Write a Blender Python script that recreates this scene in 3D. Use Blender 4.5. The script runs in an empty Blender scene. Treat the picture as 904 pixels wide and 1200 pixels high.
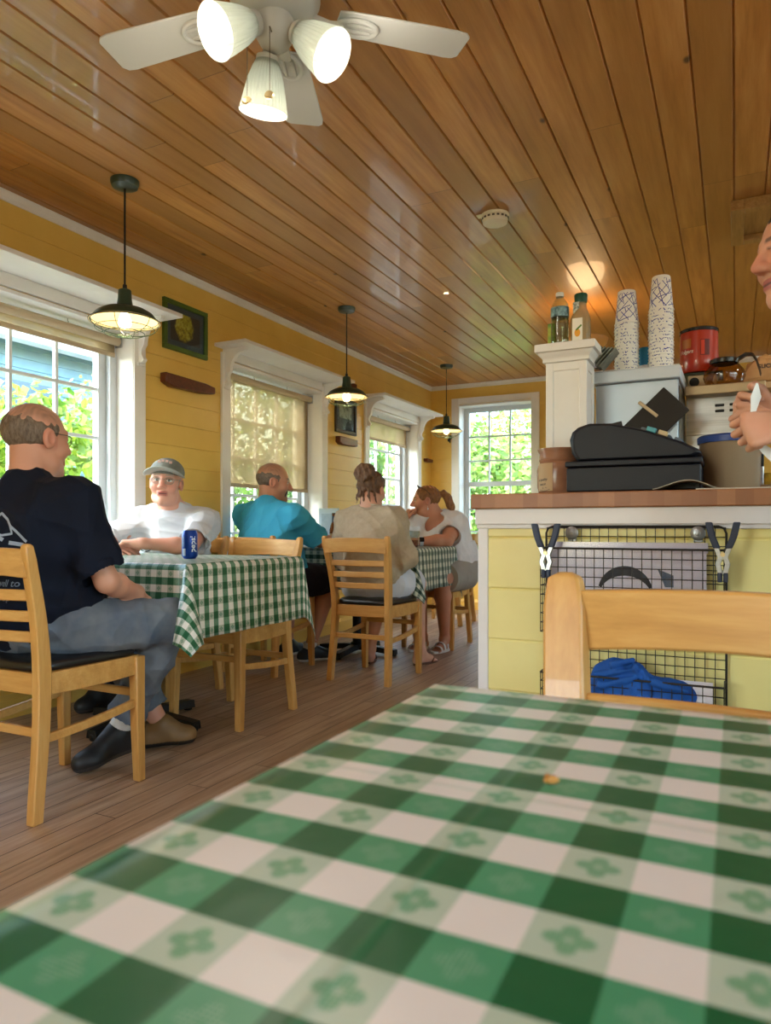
import bpy, bmesh, math, random
import numpy as np
from mathutils import Vector, Matrix
from mathutils.bvhtree import BVHTree

random.seed(7)
RNG = np.random.default_rng(11)
SC = bpy.context.scene
COL = SC.collection
PI = math.pi

# ------------------------------------------------------------------ scene objects
def V(*a):
    return np.array(a, dtype=float)

def nrm(a):
    a = np.asarray(a, dtype=float)
    return a / (np.linalg.norm(a) + 1e-12)

def tag(o, label=None, cat=None, group=None, kind=None):
    if label: o['label'] = label
    if cat: o['category'] = cat
    if group: o['group'] = group
    if kind: o['kind'] = kind
    return o

def thing(name, label, cat, loc=(0, 0, 0), rz=0.0, group=None):
    o = bpy.data.objects.new(name, None)
    COL.objects.link(o)
    o.empty_display_size = .1
    o.location = loc
    o.rotation_euler = (0, 0, rz)
    return tag(o, label, cat, group)

def copy_tree(o, parent=None):
    c = o.copy()
    COL.objects.link(c)
    if parent is not None:
        c.parent = parent
    for ch in list(o.children):
        copy_tree(ch, c)
    return c

class MB:
    """collects shapes into one mesh"""
    def __init__(s):
        s.v = []; s.f = []; s.m = []; s.uv = None
    def add(s, vs, fs, mi=0):
        b = len(s.v)
        s.v.extend([tuple(map(float, v)) for v in vs])
        s.f.extend([tuple(b + i for i in f) for f in fs])
        s.m.extend([mi] * len(fs))
        return s
    def box(s, lo, hi, mi=0):
        x0, y0, z0 = lo; x1, y1, z1 = hi
        if x0 > x1: x0, x1 = x1, x0
        if y0 > y1: y0, y1 = y1, y0
        if z0 > z1: z0, z1 = z1, z0
        vs = [(x0,y0,z0),(x1,y0,z0),(x1,y1,z0),(x0,y1,z0),(x0,y0,z1),(x1,y0,z1),(x1,y1,z1),(x0,y1,z1)]
        return s.add(vs, [(0,3,2,1),(4,5,6,7),(0,1,5,4),(1,2,6,5),(2,3,7,6),(3,0,4,7)], mi)
    def obox(s, c, size, ax=None, mi=0):
        """box about c, size along axes ax (3 vectors)"""
        c = np.asarray(c, float)
        if ax is None: ax = (V(1,0,0), V(0,1,0), V(0,0,1))
        a, b, d = [np.asarray(k, float) * z / 2 for k, z in zip(ax, size)]
        vs = [c-a-b-d, c+a-b-d, c+a+b-d, c-a+b-d, c-a-b+d, c+a-b+d, c+a+b+d, c-a+b+d]
        return s.add(vs, [(0,3,2,1),(4,5,6,7),(0,1,5,4),(1,2,6,5),(2,3,7,6),(3,0,4,7)], mi)
    def prism(s, poly, axis, t0, t1, mi=0):
        """poly of (a,b) extruded along axis 0/1/2 from t0 to t1"""
        n = len(poly)
        def P(a, b, t):
            if axis == 0: return (t, a, b)
            if axis == 1: return (a, t, b)
            return (a, b, t)
        vs = [P(a, b, t0) for a, b in poly] + [P(a, b, t1) for a, b in poly]
        fs = [(i, (i+1) % n, n + (i+1) % n, n + i) for i in range(n)]
        fs += [tuple(range(n))[::-1], tuple(range(n, 2*n))]
        return s.add(vs, fs, mi)
    def lathe(s, prof, c=(0,0,0), seg=24, ax=(0,0,1), mi=0, capped=True):
        """prof: list of (radius, height) turned about ax through c"""
        c = np.asarray(c, float); w = nrm(ax)
        u = nrm(np.cross(w, V(1,0,0) if abs(w[0]) < .8 else V(0,1,0))); v = np.cross(w, u)
        vs = []; fs = []
        for r, h in prof:
            for k in range(seg):
                a = 2*PI*k/seg
                vs.append(c + w*h + (u*math.cos(a) + v*math.sin(a))*max(r, 1e-5))
        for i in range(len(prof)-1):
            for k in range(seg):
                k2 = (k+1) % seg
                fs.append((i*seg+k, i*seg+k2, (i+1)*seg+k2, (i+1)*seg+k))
        if capped:
            if prof[0][0] > 1e-4: fs.append(tuple(range(seg))[::-1])
            if prof[-1][0] > 1e-4: fs.append(tuple((len(prof)-1)*seg+k for k in range(seg)))
        return s.add(vs, fs, mi)
    def tube(s, pts, r, seg=8, mi=0, closed=False):
        pts = [np.asarray(p, float) for p in pts]
        n = len(pts)
        rs = r if hasattr(r, '__len__') else [r]*n
        vs = []; fs = []; pu = None
        for i, p in enumerate(pts):
            if closed: t = nrm(pts[(i+1) % n] - pts[i-1])
            else: t = nrm(pts[min(i+1, n-1)] - pts[max(i-1, 0)])
            if pu is None: u = nrm(np.cross(t, V(0,0,1) if abs(t[2]) < .9 else V(1,0,0)))
            else: u = nrm(pu - t*np.dot(pu, t))
            pu = u; v = np.cross(t, u)
            for k in range(seg):
                a = 2*PI*k/seg
                vs.append(p + (u*math.cos(a) + v*math.sin(a))*rs[i])
        for i in range(n if closed else n-1):
            j = (i+1) % n
            for k in range(seg):
                k2 = (k+1) % seg
                fs.append((i*seg+k, i*seg+k2, j*seg+k2, j*seg+k))
        if not closed:
            fs.append(tuple(range(seg))[::-1]); fs.append(tuple((n-1)*seg+k for k in range(seg)))
        return s.add(vs, fs, mi)
    def sweep(s, pts, secs, closed_ends=True, mi=0):
        """secs: list of equal-length cross-section loops (lists of offsets) added to pts"""
        n = len(secs[0]); vs = []; fs = []
        for p, sec in zip(pts, secs):
            for q in sec: vs.append(np.asarray(p, float) + np.asarray(q, float))
        for i in range(len(pts)-1):
            for k in range(n):
                k2 = (k+1) % n
                fs.append((i*n+k, i*n+k2, (i+1)*n+k2, (i+1)*n+k))
        if closed_ends:
            fs.append(tuple(range(n))[::-1]); fs.append(tuple((len(pts)-1)*n+k for k in range(n)))
        return s.add(vs, fs, mi)
    def ball(s, c, r, seg=16, rings=10, mi=0):
        r = r if hasattr(r, '__len__') else (r, r, r)
        vs = [(c[0], c[1], c[2]-r[2])]; fs = []
        for i in range(1, rings):
            a = -PI/2 + PI*i/rings
            for k in range(seg):
                b = 2*PI*k/seg
                vs.append((c[0]+r[0]*math.cos(a)*math.cos(b), c[1]+r[1]*math.cos(a)*math.sin(b), c[2]+r[2]*math.sin(a)))
        vs.append((c[0], c[1], c[2]+r[2])); t = len(vs)-1
        for k in range(seg):
            k2 = (k+1) % seg
            fs.append((0, 1+k2, 1+k)); fs.append((t, 1+(rings-2)*seg+k, 1+(rings-2)*seg+k2))
            for i in range(rings-2):
                fs.append((1+i*seg+k, 1+i*seg+k2, 1+(i+1)*seg+k2, 1+(i+1)*seg+k))
        return s.add(vs, fs, mi)
    def build(s, name, mats, parent=None, bevel=0, smooth=True, ang=40, origin=None, fix=True):
        me = bpy.data.meshes.new(name)
        vs = s.v
        if origin is not None:
            vs = [(a-origin[0], b-origin[1], c-origin[2]) for a, b, c in vs]
        me.from_pydata(vs, [], s.f)
        if not isinstance(mats, (list, tuple)): mats = [mats]
        for m in mats: me.materials.append(m)
        if len(mats) > 1:
            me.polygons.foreach_set('material_index', s.m)
        if s.uv is not None:
            ul = me.uv_layers.new(name='UVMap')
            li = np.empty(len(me.loops), np.int32); me.loops.foreach_get('vertex_index', li)
            ul.data.foreach_set('uv', np.asarray(s.uv, float)[li].ravel())
        if fix:
            bm = bmesh.new(); bm.from_mesh(me)
            bmesh.ops.recalc_face_normals(bm, faces=bm.faces); bm.to_mesh(me); bm.free()
        if smooth:
            me.shade_smooth(); me.set_sharp_from_angle(angle=math.radians(ang))
        o = bpy.data.objects.new(name, me); COL.objects.link(o)
        if origin is not None: o.location = origin
        if parent is not None: o.parent = parent
        if bevel:
            b = o.modifiers.new('bevel', 'BEVEL'); b.width = bevel; b.segments = 2
            b.limit_method = 'ANGLE'; b.angle_limit = math.radians(35)
        return o

def struct(o):
    o['kind'] = 'structure'
    return o

# ------------------------------------------------------------------ materials
class NT:
    def __init__(s, name):
        s.m = bpy.data.materials.new(name); s.m.use_nodes = True
        s.t = s.m.node_tree; s.t.nodes.clear()
        s.out = s.t.nodes.new('ShaderNodeOutputMaterial')
    def n(s, typ, ins=None, **props):
        nd = s.t.nodes.new('ShaderNode' + typ)
        for k, v in props.items(): setattr(nd, k, v)
        for k, v in (ins or {}).items():
            sk = nd.inputs[k]
            if hasattr(v, 'links') or isinstance(v, bpy.types.NodeSocket): s.t.links.new(v, sk)
            else: sk.default_value = v
        return nd
    def math(s, op, a, b=0.0, c=0.0):
        return s.n('Math', {0: a, 1: b, 2: c}, operation=op).outputs[0]
    def mix(s, fac, a, b, blend='MIX'):
        nd = s.n('Mix', None, data_type='RGBA', blend_type=blend)
        for k, v in ((0, fac), (6, a), (7, b)):
            if isinstance(v, bpy.types.NodeSocket): s.t.links.new(v, nd.inputs[k])
            else: nd.inputs[k].default_value = v
        return nd.outputs[2]
    def coord(s, kind='Object'):
        return s.n('TexCoord').outputs[kind]
    def xyz(s, v):
        nd = s.n('SeparateXYZ', {0: v}); return nd.outputs[0], nd.outputs[1], nd.outputs[2]
    def comb(s, x, y, z):
        return s.n('CombineXYZ', {0: x, 1: y, 2: z}).outputs[0]
    def noise(s, vec, scale=5., detail=3., rough=.5, stretch=None):
        if stretch:
            vec = s.n('Mapping', {0: vec, 3: stretch}).outputs[0]
        return s.n('TexNoise', {'Vector': vec, 'Scale': scale, 'Detail': detail, 'Roughness': rough}).outputs[0]
    def ramp(s, fac, stops):
        nd = s.n('ValToRGB', {0: fac})
        e = nd.color_ramp.elements
        while len(e) < len(stops): e.new(.5)
        for el, (p, c) in zip(e, stops):
            el.position = p; el.color = rgb(c)
        return nd.outputs[0]
    def bump(s, h, strength=.3, dist=.01):
        return s.n('Bump', {'Strength': strength, 'Distance': dist, 'Height': h}).outputs[0]
    def surf(s, sock):
        s.t.links.new(sock, s.out.inputs[0]); return s.m
    def pbr(s, col, rough=.5, metal=0., normal=None, coat=0., spec=.5, trans=0., alpha=None, emit=None, es=0.):
        ins = {'Base Color': col, 'Roughness': rough, 'Metallic': metal, 'Coat Weight': coat,
               'Specular IOR Level': spec, 'Transmission Weight': trans}
        if normal is not None: ins['Normal'] = normal
        if emit is not None: ins['Emission Color'] = emit; ins['Emission Strength'] = es
        return s.n('BsdfPrincipled', ins).outputs[0]

def lin(c):
    return c/12.92 if c <= .04045 else ((c+.055)/1.055)**2.4

def rgb(c):
    """'#rrggbb' or (r,g,b) in sRGB 0-255 -> linear rgba"""
    if isinstance(c, str):
        c = tuple(int(c[i:i+2], 16) for i in (1, 3, 5))
    if len(c) == 4: return tuple(c)
    return (lin(c[0]/255), lin(c[1]/255), lin(c[2]/255), 1.)

MATS = {}
def simple(name, col, rough=.5, metal=0., col2=None, scale=8., stretch=None, bump=0., bscale=None, coat=0., spec=.5, detail=3.):
    if name in MATS: return MATS[name]
    t = NT(name); co = t.coord()
    c = rgb(col)
    if col2 is not None:
        c = t.mix(t.n('MapRange', {0: t.noise(co, scale, detail, .6, stretch), 1: .3, 2: .7}).outputs[0], c, rgb(col2))
    nm = None
    if bump: nm = t.bump(t.noise(co, bscale or scale, 4., .6, stretch), bump, .01)
    MATS[name] = t.surf(t.pbr(c, rough, metal, nm, coat, spec))
    return MATS[name]

def fresnel(t, fac=1., base=.04):
    f = t.math('POWER', t.n('LayerWeight', {0: .5}).outputs['Facing'], 4.)
    return t.math('MULTIPLY', t.math('ADD', base, t.math('MULTIPLY', f, .85)), fac)

def glassy(name, tint=(255,255,255), fac=1.0, rough=.03):
    """thin clear pane: transparent with a Fresnel reflection, the same from both sides"""
    t = NT(name)
    tr = t.n('BsdfTransparent', {0: rgb(tint)}).outputs[0]
    gl = t.n('BsdfGlossy', {0: (1,1,1,1), 'Roughness': rough}).outputs[0]
    return t.surf(t.n('MixShader', {0: fresnel(t, fac), 1: tr, 2: gl}).outputs[0])

def wood(name, a, b, c, rough=.4, axis=2, scale=1., coat=.2, bump=.05):
    t = NT(name); co = t.coord()
    st = [14., 14., 14.]; st[axis] = 1.2
    g = t.noise(co, 2.2*scale, 5., .6, tuple(st))
    g2 = t.noise(co, 9.*scale, 3., .6, tuple(st))
    col = t.ramp(t.math('ADD', t.math('MULTIPLY', g, .75), t.math('MULTIPLY', g2, .25)), [(.3, a), (.5, b), (.7, c)])
    return t.surf(t.pbr(col, rough, 0., t.bump(g2, bump, .004), coat))

M = {}
def make_materials():
    # ceiling: varnished boards along Y, 0.129 wide
    t = NT('ceiling_boards'); co = t.coord(); x, y, z = t.xyz(co)
    idx = t.math('FLOOR', t.math('DIVIDE', t.math('ADD', x, .005), .129))
    r1 = t.n('TexWhiteNoise', {'W': idx}, noise_dimensions='1D').outputs[0]
    seg = t.math('FLOOR', t.math('DIVIDE', t.math('ADD', y, t.math('MULTIPLY', r1, 5.3)), 2.2))
    r2 = t.n('TexWhiteNoise', {'Vector': t.comb(idx, seg, 3.)}, noise_dimensions='3D')
    sh = t.math('MULTIPLY', r2.outputs[0], 40.)
    vec = t.comb(t.math('MULTIPLY', x, 16.), t.math('ADD', t.math('MULTIPLY', y, 1.1), sh), t.math('MULTIPLY', idx, 3.7))
    g = t.noise(vec, 1.6, 6., .62)
    cl = t.noise(t.comb(t.math('MULTIPLY', x, 3.), t.math('ADD', y, sh), 0.), 1.3, 2., .5)
    base = t.ramp(g, [(.25, '#a36a2e'), (.47, '#cc9049'), (.75, '#e6b06a')])
    base = t.mix(t.n('MapRange', {0: cl, 1: .3, 2: .75, 3: 0., 4: .45}).outputs[0], base, rgb('#8f5f29'))
    base = t.mix(t.math('MULTIPLY', r2.outputs[0], .75), base, rgb('#9c7038'))
    vo = t.n('TexVoronoi', {'Vector': t.comb(t.math('MULTIPLY', x, 7.75), t.math('MULTIPLY', y, 4.6), t.math('MULTIPLY', idx, 1.3)), 'Scale': 1.})
    kn = t.n('MapRange', {0: vo.outputs['Distance'], 1: .05, 2: .12, 3: .9, 4: 0.}).outputs[0]
    kn = t.math('MULTIPLY', kn, t.math('GREATER_THAN', t.xyz(vo.outputs['Color'])[0], .86))
    base = t.mix(kn, base, rgb('#3a220e'))
    yj = t.math('FRACT', t.math('DIVIDE', t.math('ADD', y, t.math('MULTIPLY', r1, 5.3)), 2.2))
    jt = t.math('LESS_THAN', yj, .0013)
    base = t.mix(t.math('MULTIPLY', jt, .7), base, rgb('#2e1a0a'))
    M['ceiling'] = t.surf(t.pbr(base, t.n('MapRange', {0: g, 3: .34, 4: .46}).outputs[0], 0., t.bump(g, .06, .004), .25))
    # floor
    t = NT('floor_boards'); co = t.coord(); x, y, z = t.xyz(co)
    w = .085
    idx = t.math('FLOOR', t.math('DIVIDE', x, w))
    r1 = t.n('TexWhiteNoise', {'W': idx}, noise_dimensions='1D').outputs[0]
    ys = t.math('DIVIDE', t.math('ADD', y, t.math('MULTIPLY', r1, 4.)), 1.3)
    r2 = t.n('TexWhiteNoise', {'Vector': t.comb(idx, t.math('FLOOR', ys), 1.)}, noise_dimensions='3D').outputs[0]
    sh = t.math('MULTIPLY', r2, 30.)
    vec = t.comb(t.math('MULTIPLY', x, 22.), t.math('ADD', t.math('MULTIPLY', y, 1.6), sh), idx)
    g = t.noise(vec, 1.7, 7., .66)
    wear = t.noise(co, 1.6, 4., .6)
    c = t.ramp(g, [(.28, '#7b624c'), (.48, '#b39274'), (.72, '#d2b69c')])
    c = t.mix(t.n('MapRange', {0: wear, 1: .35, 2: .7, 3: 0., 4: .55}).outputs[0], c, rgb('#b09a86'))
    c = t.mix(t.math('MULTIPLY', r2, .4), c, rgb('#967354'))
    fx = t.math('FRACT', t.math('DIVIDE', x, w))
    e = t.math('MINIMUM', fx, t.math('SUBTRACT', 1., fx))
    gap = t.n('MapRange', {0: e, 1: .012, 2: .035, 3: .8, 4: 0.}).outputs[0]
    ej = t.math('LESS_THAN', t.math('FRACT', ys), .003)
    c = t.mix(t.math('MAXIMUM', gap, t.math('MULTIPLY', ej, .7)), c, rgb('#38271a'))
    M['floor'] = t.surf(t.pbr(c, t.n('MapRange', {0: g, 3: .38, 4: .6}).outputs[0], 0., t.bump(t.math('SUBTRACT', g, gap), .12, .004)))
    # painted boards
    def paint(name, col, col2, rough=.38):
        t = NT(name); co = t.coord()
        n1 = t.noise(co, 3., 4., .6); n2 = t.noise(co, 40., 3., .6, (1., .15, 1.))
        c = t.mix(t.n('MapRange', {0: n1, 1: .3, 2: .7}).outputs[0], rgb(col), rgb(col2))
        return t.surf(t.pbr(c, rough, 0., t.bump(n2, .08, .004)))
    M['yellow'] = paint('yellow_paint', '#ebc464', '#e2b857')
    M['pale_yellow'] = paint('pale_yellow_paint', '#efe29a', '#e8d98c')
    M['white'] = paint('white_paint', '#f1eee9', '#e6e2dc', .4)
    M['white_counter'] = paint('white_counter_paint', '#e9e5e8', '#dedade', .4)
    M['sash'] = simple('sash_white', '#cfd5db', .4)
    M['beech'] = wood('beech_wood', '#c08a45', '#d29c55', '#dfae68', .38, 2)
    M['beech_h'] = wood('beech_wood_cross', '#c08a45', '#d29c55', '#dfae68', .38, 0)
    M['vinyl'] = simple('black_vinyl', '#17171a', .33, bump=.05, bscale=60)
    t = NT('butcher_block'); co = t.coord(); x, y, z = t.xyz(co)
    bi = t.n('TexWhiteNoise', {'Vector': t.comb(t.math('FLOOR', t.math('MULTIPLY', x, 22.)), t.math('FLOOR', t.math('MULTIPLY', y, 24.)), 0.)}).outputs[0]
    g = t.noise(co, 30., 4., .6, (4., 1., 6.))
    c = t.mix(bi, rgb('#8f5a38'), rgb('#b27a50')); c = t.mix(t.math('MULTIPLY', g, .6), c, rgb('#9a6644'))
    M['butcher'] = t.surf(t.pbr(c, .42))
    M['lamp_green'] = simple('green_enamel', '#1f3a2c', .35, coat=.3)
    M['lamp_inner'] = simple('cream_enamel', '#f1dcb0', .5)
    M['cord'] = simple('black_cord', '#0d0f0d', .5)
    M['cage'] = simple('dark_cage_wire', '#2f4636', .4, .3)
    def emit(name, col, st):
        t = NT(name); return t.surf(t.n('Emission', {0: rgb(col), 1: st}).outputs[0])
    M['bulb_warm'] = emit('warm_bulb_glow', '#ffe0a8', 7.)
    M['bulb_soft'] = emit('soft_bulb_glow', '#ffd9a0', 2.5)
    M['bulb_white'] = emit('white_bulb_glow', '#fffaf0', 1.4)
    M['fan_white'] = simple('fan_white_enamel', '#cbccc8', .45)
    t = NT('ribbed_frosted_glass'); co = t.coord('UV')
    tl = t.n('BsdfTranslucent', {0: rgb('#dfe4dd')}).outputs[0]
    df = t.pbr(rgb('#d6dad4'), .25)
    M['frost'] = t.surf(t.n('MixShader', {0: .45, 1: tl, 2: df}).outputs[0])
    M['brass'] = simple('pale_brass', '#cdb98a', .35, .7)
    M['chain'] = simple('bead_chain', '#6b6152', .4, .8)
    M['plastic_white'] = simple('ivory_plastic', '#e6dcc0', .45)
    M['glass'] = glassy('window_glass', (236, 244, 246), fac=.8)
    M['clear'] = glassy('clear_plastic', (226, 236, 232), fac=1.6, rough=.06)
    M['steel'] = simple('brushed_steel', '#b9bcc0', .32, .9, '#a3a6aa', 4., (1., 1., 30.), .04)
    M['steel_flat'] = simple('satin_steel_sheet', '#b4bfcc', .45, .55, '#a9b3bf', 3.)
    M['black_plastic'] = simple('slate_black_plastic', '#11131e', .5, bump=.05, bscale=220, spec=.35)
    M['black_gloss'] = simple('black_gloss', '#101114', .25)
    M['dark_metal'] = simple('dark_wire', '#2a2724', .45, .5)
    M['black_iron'] = simple('black_iron', '#141414', .5, .3)
    M['navy_rubber'] = simple('navy_rubber', '#1c2a48', .5)
    M['disc'] = simple('grey_metal_disc', '#8d8f92', .35, .7)
    M['paper'] = simple('white_paper', '#e8e6ef', .6)
    M['print_dark'] = simple('dark_print', '#2b2d34', .6)
    M['print_blue'] = simple('blue_print', '#46607c', .6)
    M['blue_cloth'] = simple('royal_blue_cloth', '#0f56ae', .8, 0., '#0c4896', 20., None, .1, 300)
    M['red_can'] = simple('red_plastic', '#b02a0a', .3, coat=.3)
    M['dark_brown'] = simple('dark_brown_wood', '#4a2214', .4, 0., '#6a3018', 8., (1., 6., 6.))
    M['green_frame'] = simple('green_frame_wood', '#4f6a1c', .45, 0., '#3f5716', 10.)
    M['black_frame'] = simple('black_frame_wood', '#2a2420', .45)
    # gingham oilcloth from UV in metres
    def gingham(name, dk, md, lt, wh, motif, ou, ov, rough, cell=.0275, creases=()):
        t = NT(name); uv = t.n('UVMap').outputs[0]; u, v, _ = t.xyz(uv)
        fu = t.math('DIVIDE', t.math('SUBTRACT', u, ou), cell*2); fv = t.math('DIVIDE', t.math('SUBTRACT', v, ov), cell*2)
        wu = t.math('FRACT', fu); wv = t.math('FRACT', fv)
        su = t.math('GREATER_THAN', wu, .5)      # green column
        sv = t.math('GREATER_THAN', wv, .5)      # green row
        lu = t.math('SUBTRACT', t.math('FRACT', t.math('MULTIPLY', wu, 2.)), .5)
        lv = t.math('SUBTRACT', t.math('FRACT', t.math('MULTIPLY', wv, 2.)), .5)
        rr = t.math('SQRT', t.math('ADD', t.math('POWER', lu, 2.), t.math('POWER', lv, 2.)))
        an = t.math('ARCTAN2', lv, lu)
        pet = t.math('ADD', .17, t.math('MULTIPLY', .15, t.math('ABSOLUTE', t.math('COSINE', t.math('MULTIPLY', an, 2.)))))
        fl = t.n('MapRange', {0: t.math('SUBTRACT', rr, pet), 1: -.03, 2: .03, 3: 1., 4: 0.}).outputs[0]
        ctr = t.n('MapRange', {0: rr, 1: .05, 2: .08, 3: .6, 4: 0.}).outputs[0]
        fl = t.math('SUBTRACT', fl, ctr)
        wv2 = t.math('SINE', t.math('MULTIPLY', t.math('ADD', lu, lv), 48.)); wv3 = t.math('SINE', t.math('MULTIPLY', t.math('SUBTRACT', lu, lv), 48.))
        dots = t.math('GREATER_THAN', t.math('MULTIPLY', wv2, wv3), .25)
        fl_l = t.math('MULTIPLY', fl, t.math('ADD', .55, t.math('MULTIPLY', dots, .35)))
        lightcell = t.mix(fl_l, rgb(lt), rgb(motif))
        midcell = t.mix(t.math('MULTIPLY', t.math('MULTIPLY', fl, dots), .45), rgb(md), rgb(lt))
        c_w = t.mix(su, rgb(wh), lightcell)
        c_g = t.mix(su, midcell, rgb(dk))
        c = t.mix(sv, c_w, c_g)
        wn = t.noise(t.n('Mapping', {0: uv, 3: (1., 1., 1.)}).outputs[0], 900., 1., .5)
        h = t.noise(uv, 14., 3., .6)
        for ax, pos in creases:                     # fold lines left from storage, their sheen tinted into the colour
            q = t.math('ABSOLUTE', t.math('SUBTRACT', (u, v)[ax], pos))
            rd = t.n('MapRange', {0: q, 1: 0., 2: .0035, 3: 1., 4: 0.}).outputs[0]
            h = t.math('ADD', h, t.math('MULTIPLY', rd, .35)); c = t.mix(t.math('MULTIPLY', rd, .22), c, rgb(md))
        b = t.bump(h, .14, .01)
        M[name] = t.surf(t.pbr(c, rough, 0., b, spec=.45))
    gingham('gingham', '#125c36', '#479169', '#b3c2ae', '#e2dad4', '#2c8d58', -.035, .22, .30, creases=((0, -.108), (1, .345)))
    gingham('gingham_far', '#185a3a', '#5e8a70', '#b4bcae', '#e9e6e0', '#3f8060', -1.81, 2.01, .4)
    gingham('gingham_dark', '#1c3a30', '#566b60', '#9faaa0', '#d6d8c8', '#3f6050', -1.81, 4.03, .4)
    M['cloth_back'] = simple('white_flannel_back', '#e4e6ee', .8)
make_materials()
SKY_ST, SUN_ST, FILL_ST, FAN, EXPO = 2.7, 4.5, 10., 2.0, .48
# ------------------------------------------------------------------ the room
WX, FY, RX, BY, CH = -3.04, 7.29, 2.9, -2.6, 2.448
GN = .15                                     # how far the sashes sit behind the wall face

def wall_frame(side):
    """maps (u along wall, n outward, z) to world"""
    if side == 'left':  return lambda u, n, z: (WX-n, u, z)
    if side == 'far':   return lambda u, n, z: (u, FY+n, z)
    if side == 'right': return lambda u, n, z: (RX+n, u, z)
    return lambda u, n, z: (u, BY-n, z)

def build_wall(side, u0, u1, holes):
    P = wall_frame(side); mb = MB()
    def wbox(a, b, n0, n1, z0, z1): mb.box(P(a, n0, z0), P(b, n1, z1))
    # solid core round the openings
    zs = sorted({0., CH} | {h[2] for h in holes} | {h[3] for h in holes})
    for za, zb in zip(zs, zs[1:]):
        cut = sorted([(h[0], h[1]) for h in holes if h[2] <= za+1e-6 and h[3] >= zb-1e-6])
        a = u0
        for c0, c1 in cut:
            if c0 > a: wbox(a, c0, .02, .22, za, zb)
            a = max(a, c1)
        if a < u1: wbox(a, u1, .02, .22, za, zb)
    # painted boards with a V groove
    z = 1.38 - .13*11
    while z < CH:
        lo, hi = max(z, 0.), min(z+.13, CH)
        sub = sorted({lo, hi} | {q for h in holes for q in (h[2], h[3]) if lo < q < hi})
        for za, zb in zip(sub, sub[1:]):
            cut = sorted([(h[0], h[1]) for h in holes if h[2] <= za+1e-6 and h[3] >= zb-1e-6])
            a = u0; spans = []
            for c0, c1 in cut:
                if c0 > a: spans.append((a, c0))
                a = max(a, c1)
            if a < u1: spans.append((a, u1))
            g = .0035
            prof = [(.02, za), (g, za), (0, za+g), (0, zb-g), (g, zb), (.02, zb)]
            for s0, s1 in spans:
                vs = [P(s0, n, q) for n, q in prof] + [P(s1, n, q) for n, q in prof]
                k = len(prof)
                fs = [(i, (i+1) % k, k+(i+1) % k, k+i) for i in range(k)] + [tuple(range(k)), tuple(range(k, 2*k))]
                mb.add(vs, fs)
        z += .13
    return struct(mb.build('wall_' + side, M['yellow'], smooth=False))

WINS = [(1.76, 2.935), (3.78, 4.95), (5.785, 6.90)]
SILL, HEAD = .55, 1.985
build_wall('left', BY-.2, FY+.2, [(a, b, SILL, HEAD) for a, b in WINS])
build_wall('far', WX, RX, [(-2.703, -1.905, .55, 2.21)])
build_wall('right', BY-.2, FY+.2, [(-1.9, -.1, .5, 2.1), (.2, 2.0, .5, 2.1), (4.2, 6.2, .9, 2.1)])  # openings for unseen windows, added to let daylight in
build_wall('back', WX, RX, [(-2.3, -1.0, .6, 2.1)])  # unseen opening added for daylight from behind

mb = MB(); mb.box((WX-.2, BY-.2, -.1), (RX+.2, FY+.2, 0.))
struct(mb.build('floor', M['floor'], smooth=False))
mb = MB()
x = -.005 - .129*24
while x < RX+.1:
    a, b, g = x, x+.129, .006
    mb.prism([(a, CH+.02), (a, CH+g*1.3), (a+g, CH), (b-g, CH), (b, CH+g*1.3), (b, CH+.02)], 1, BY-.1, FY+.1)
    x += .129
mb.box((WX-.2, BY-.2, CH+.02), (RX+.2, FY+.2, CH+.1))
struct(mb.build('ceiling', M['ceiling'], smooth=False))

# crown moulding and baseboards
def run_trim(name, side, u0, u1, prof, m):
    P = wall_frame(side); k = len(prof)
    vs = [P(u0, -n, z) for n, z in prof] + [P(u1, -n, z) for n, z in prof]
    fs = [(i, (i+1) % k, k+(i+1) % k, k+i) for i in range(k)] + [tuple(range(k)), tuple(range(k, 2*k))]
    return struct(MB().add(vs, fs).build(name, m, ang=25))
crown = [(0, CH-.045), (.008, CH-.045), (.012, CH-.037), (.012, CH-.025), (.02, CH-.015), (.024, CH-.01), (.024, CH), (0, CH)]
base = [(0, 0), (.016, 0), (.016, .085), (.011, .095), (.006, .11), (0, .11)]
run_trim('trim_1', 'left', BY, FY, crown, M['white']); run_trim('trim_2', 'far', WX, RX, crown, M['white'])
run_trim('trim_3', 'right', BY, FY, crown, M['white']); run_trim('trim_4', 'back', WX, RX, crown, M['white'])
run_trim('baseboard_left', 'left', BY, FY, base, M['yellow']); run_trim('baseboard_far', 'far', WX, RX, base, M['yellow'])
run_trim('baseboard_right', 'right', BY, FY, base, M['white']); run_trim('baseboard_back', 'back', WX, RX, base, M['white'])

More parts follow.
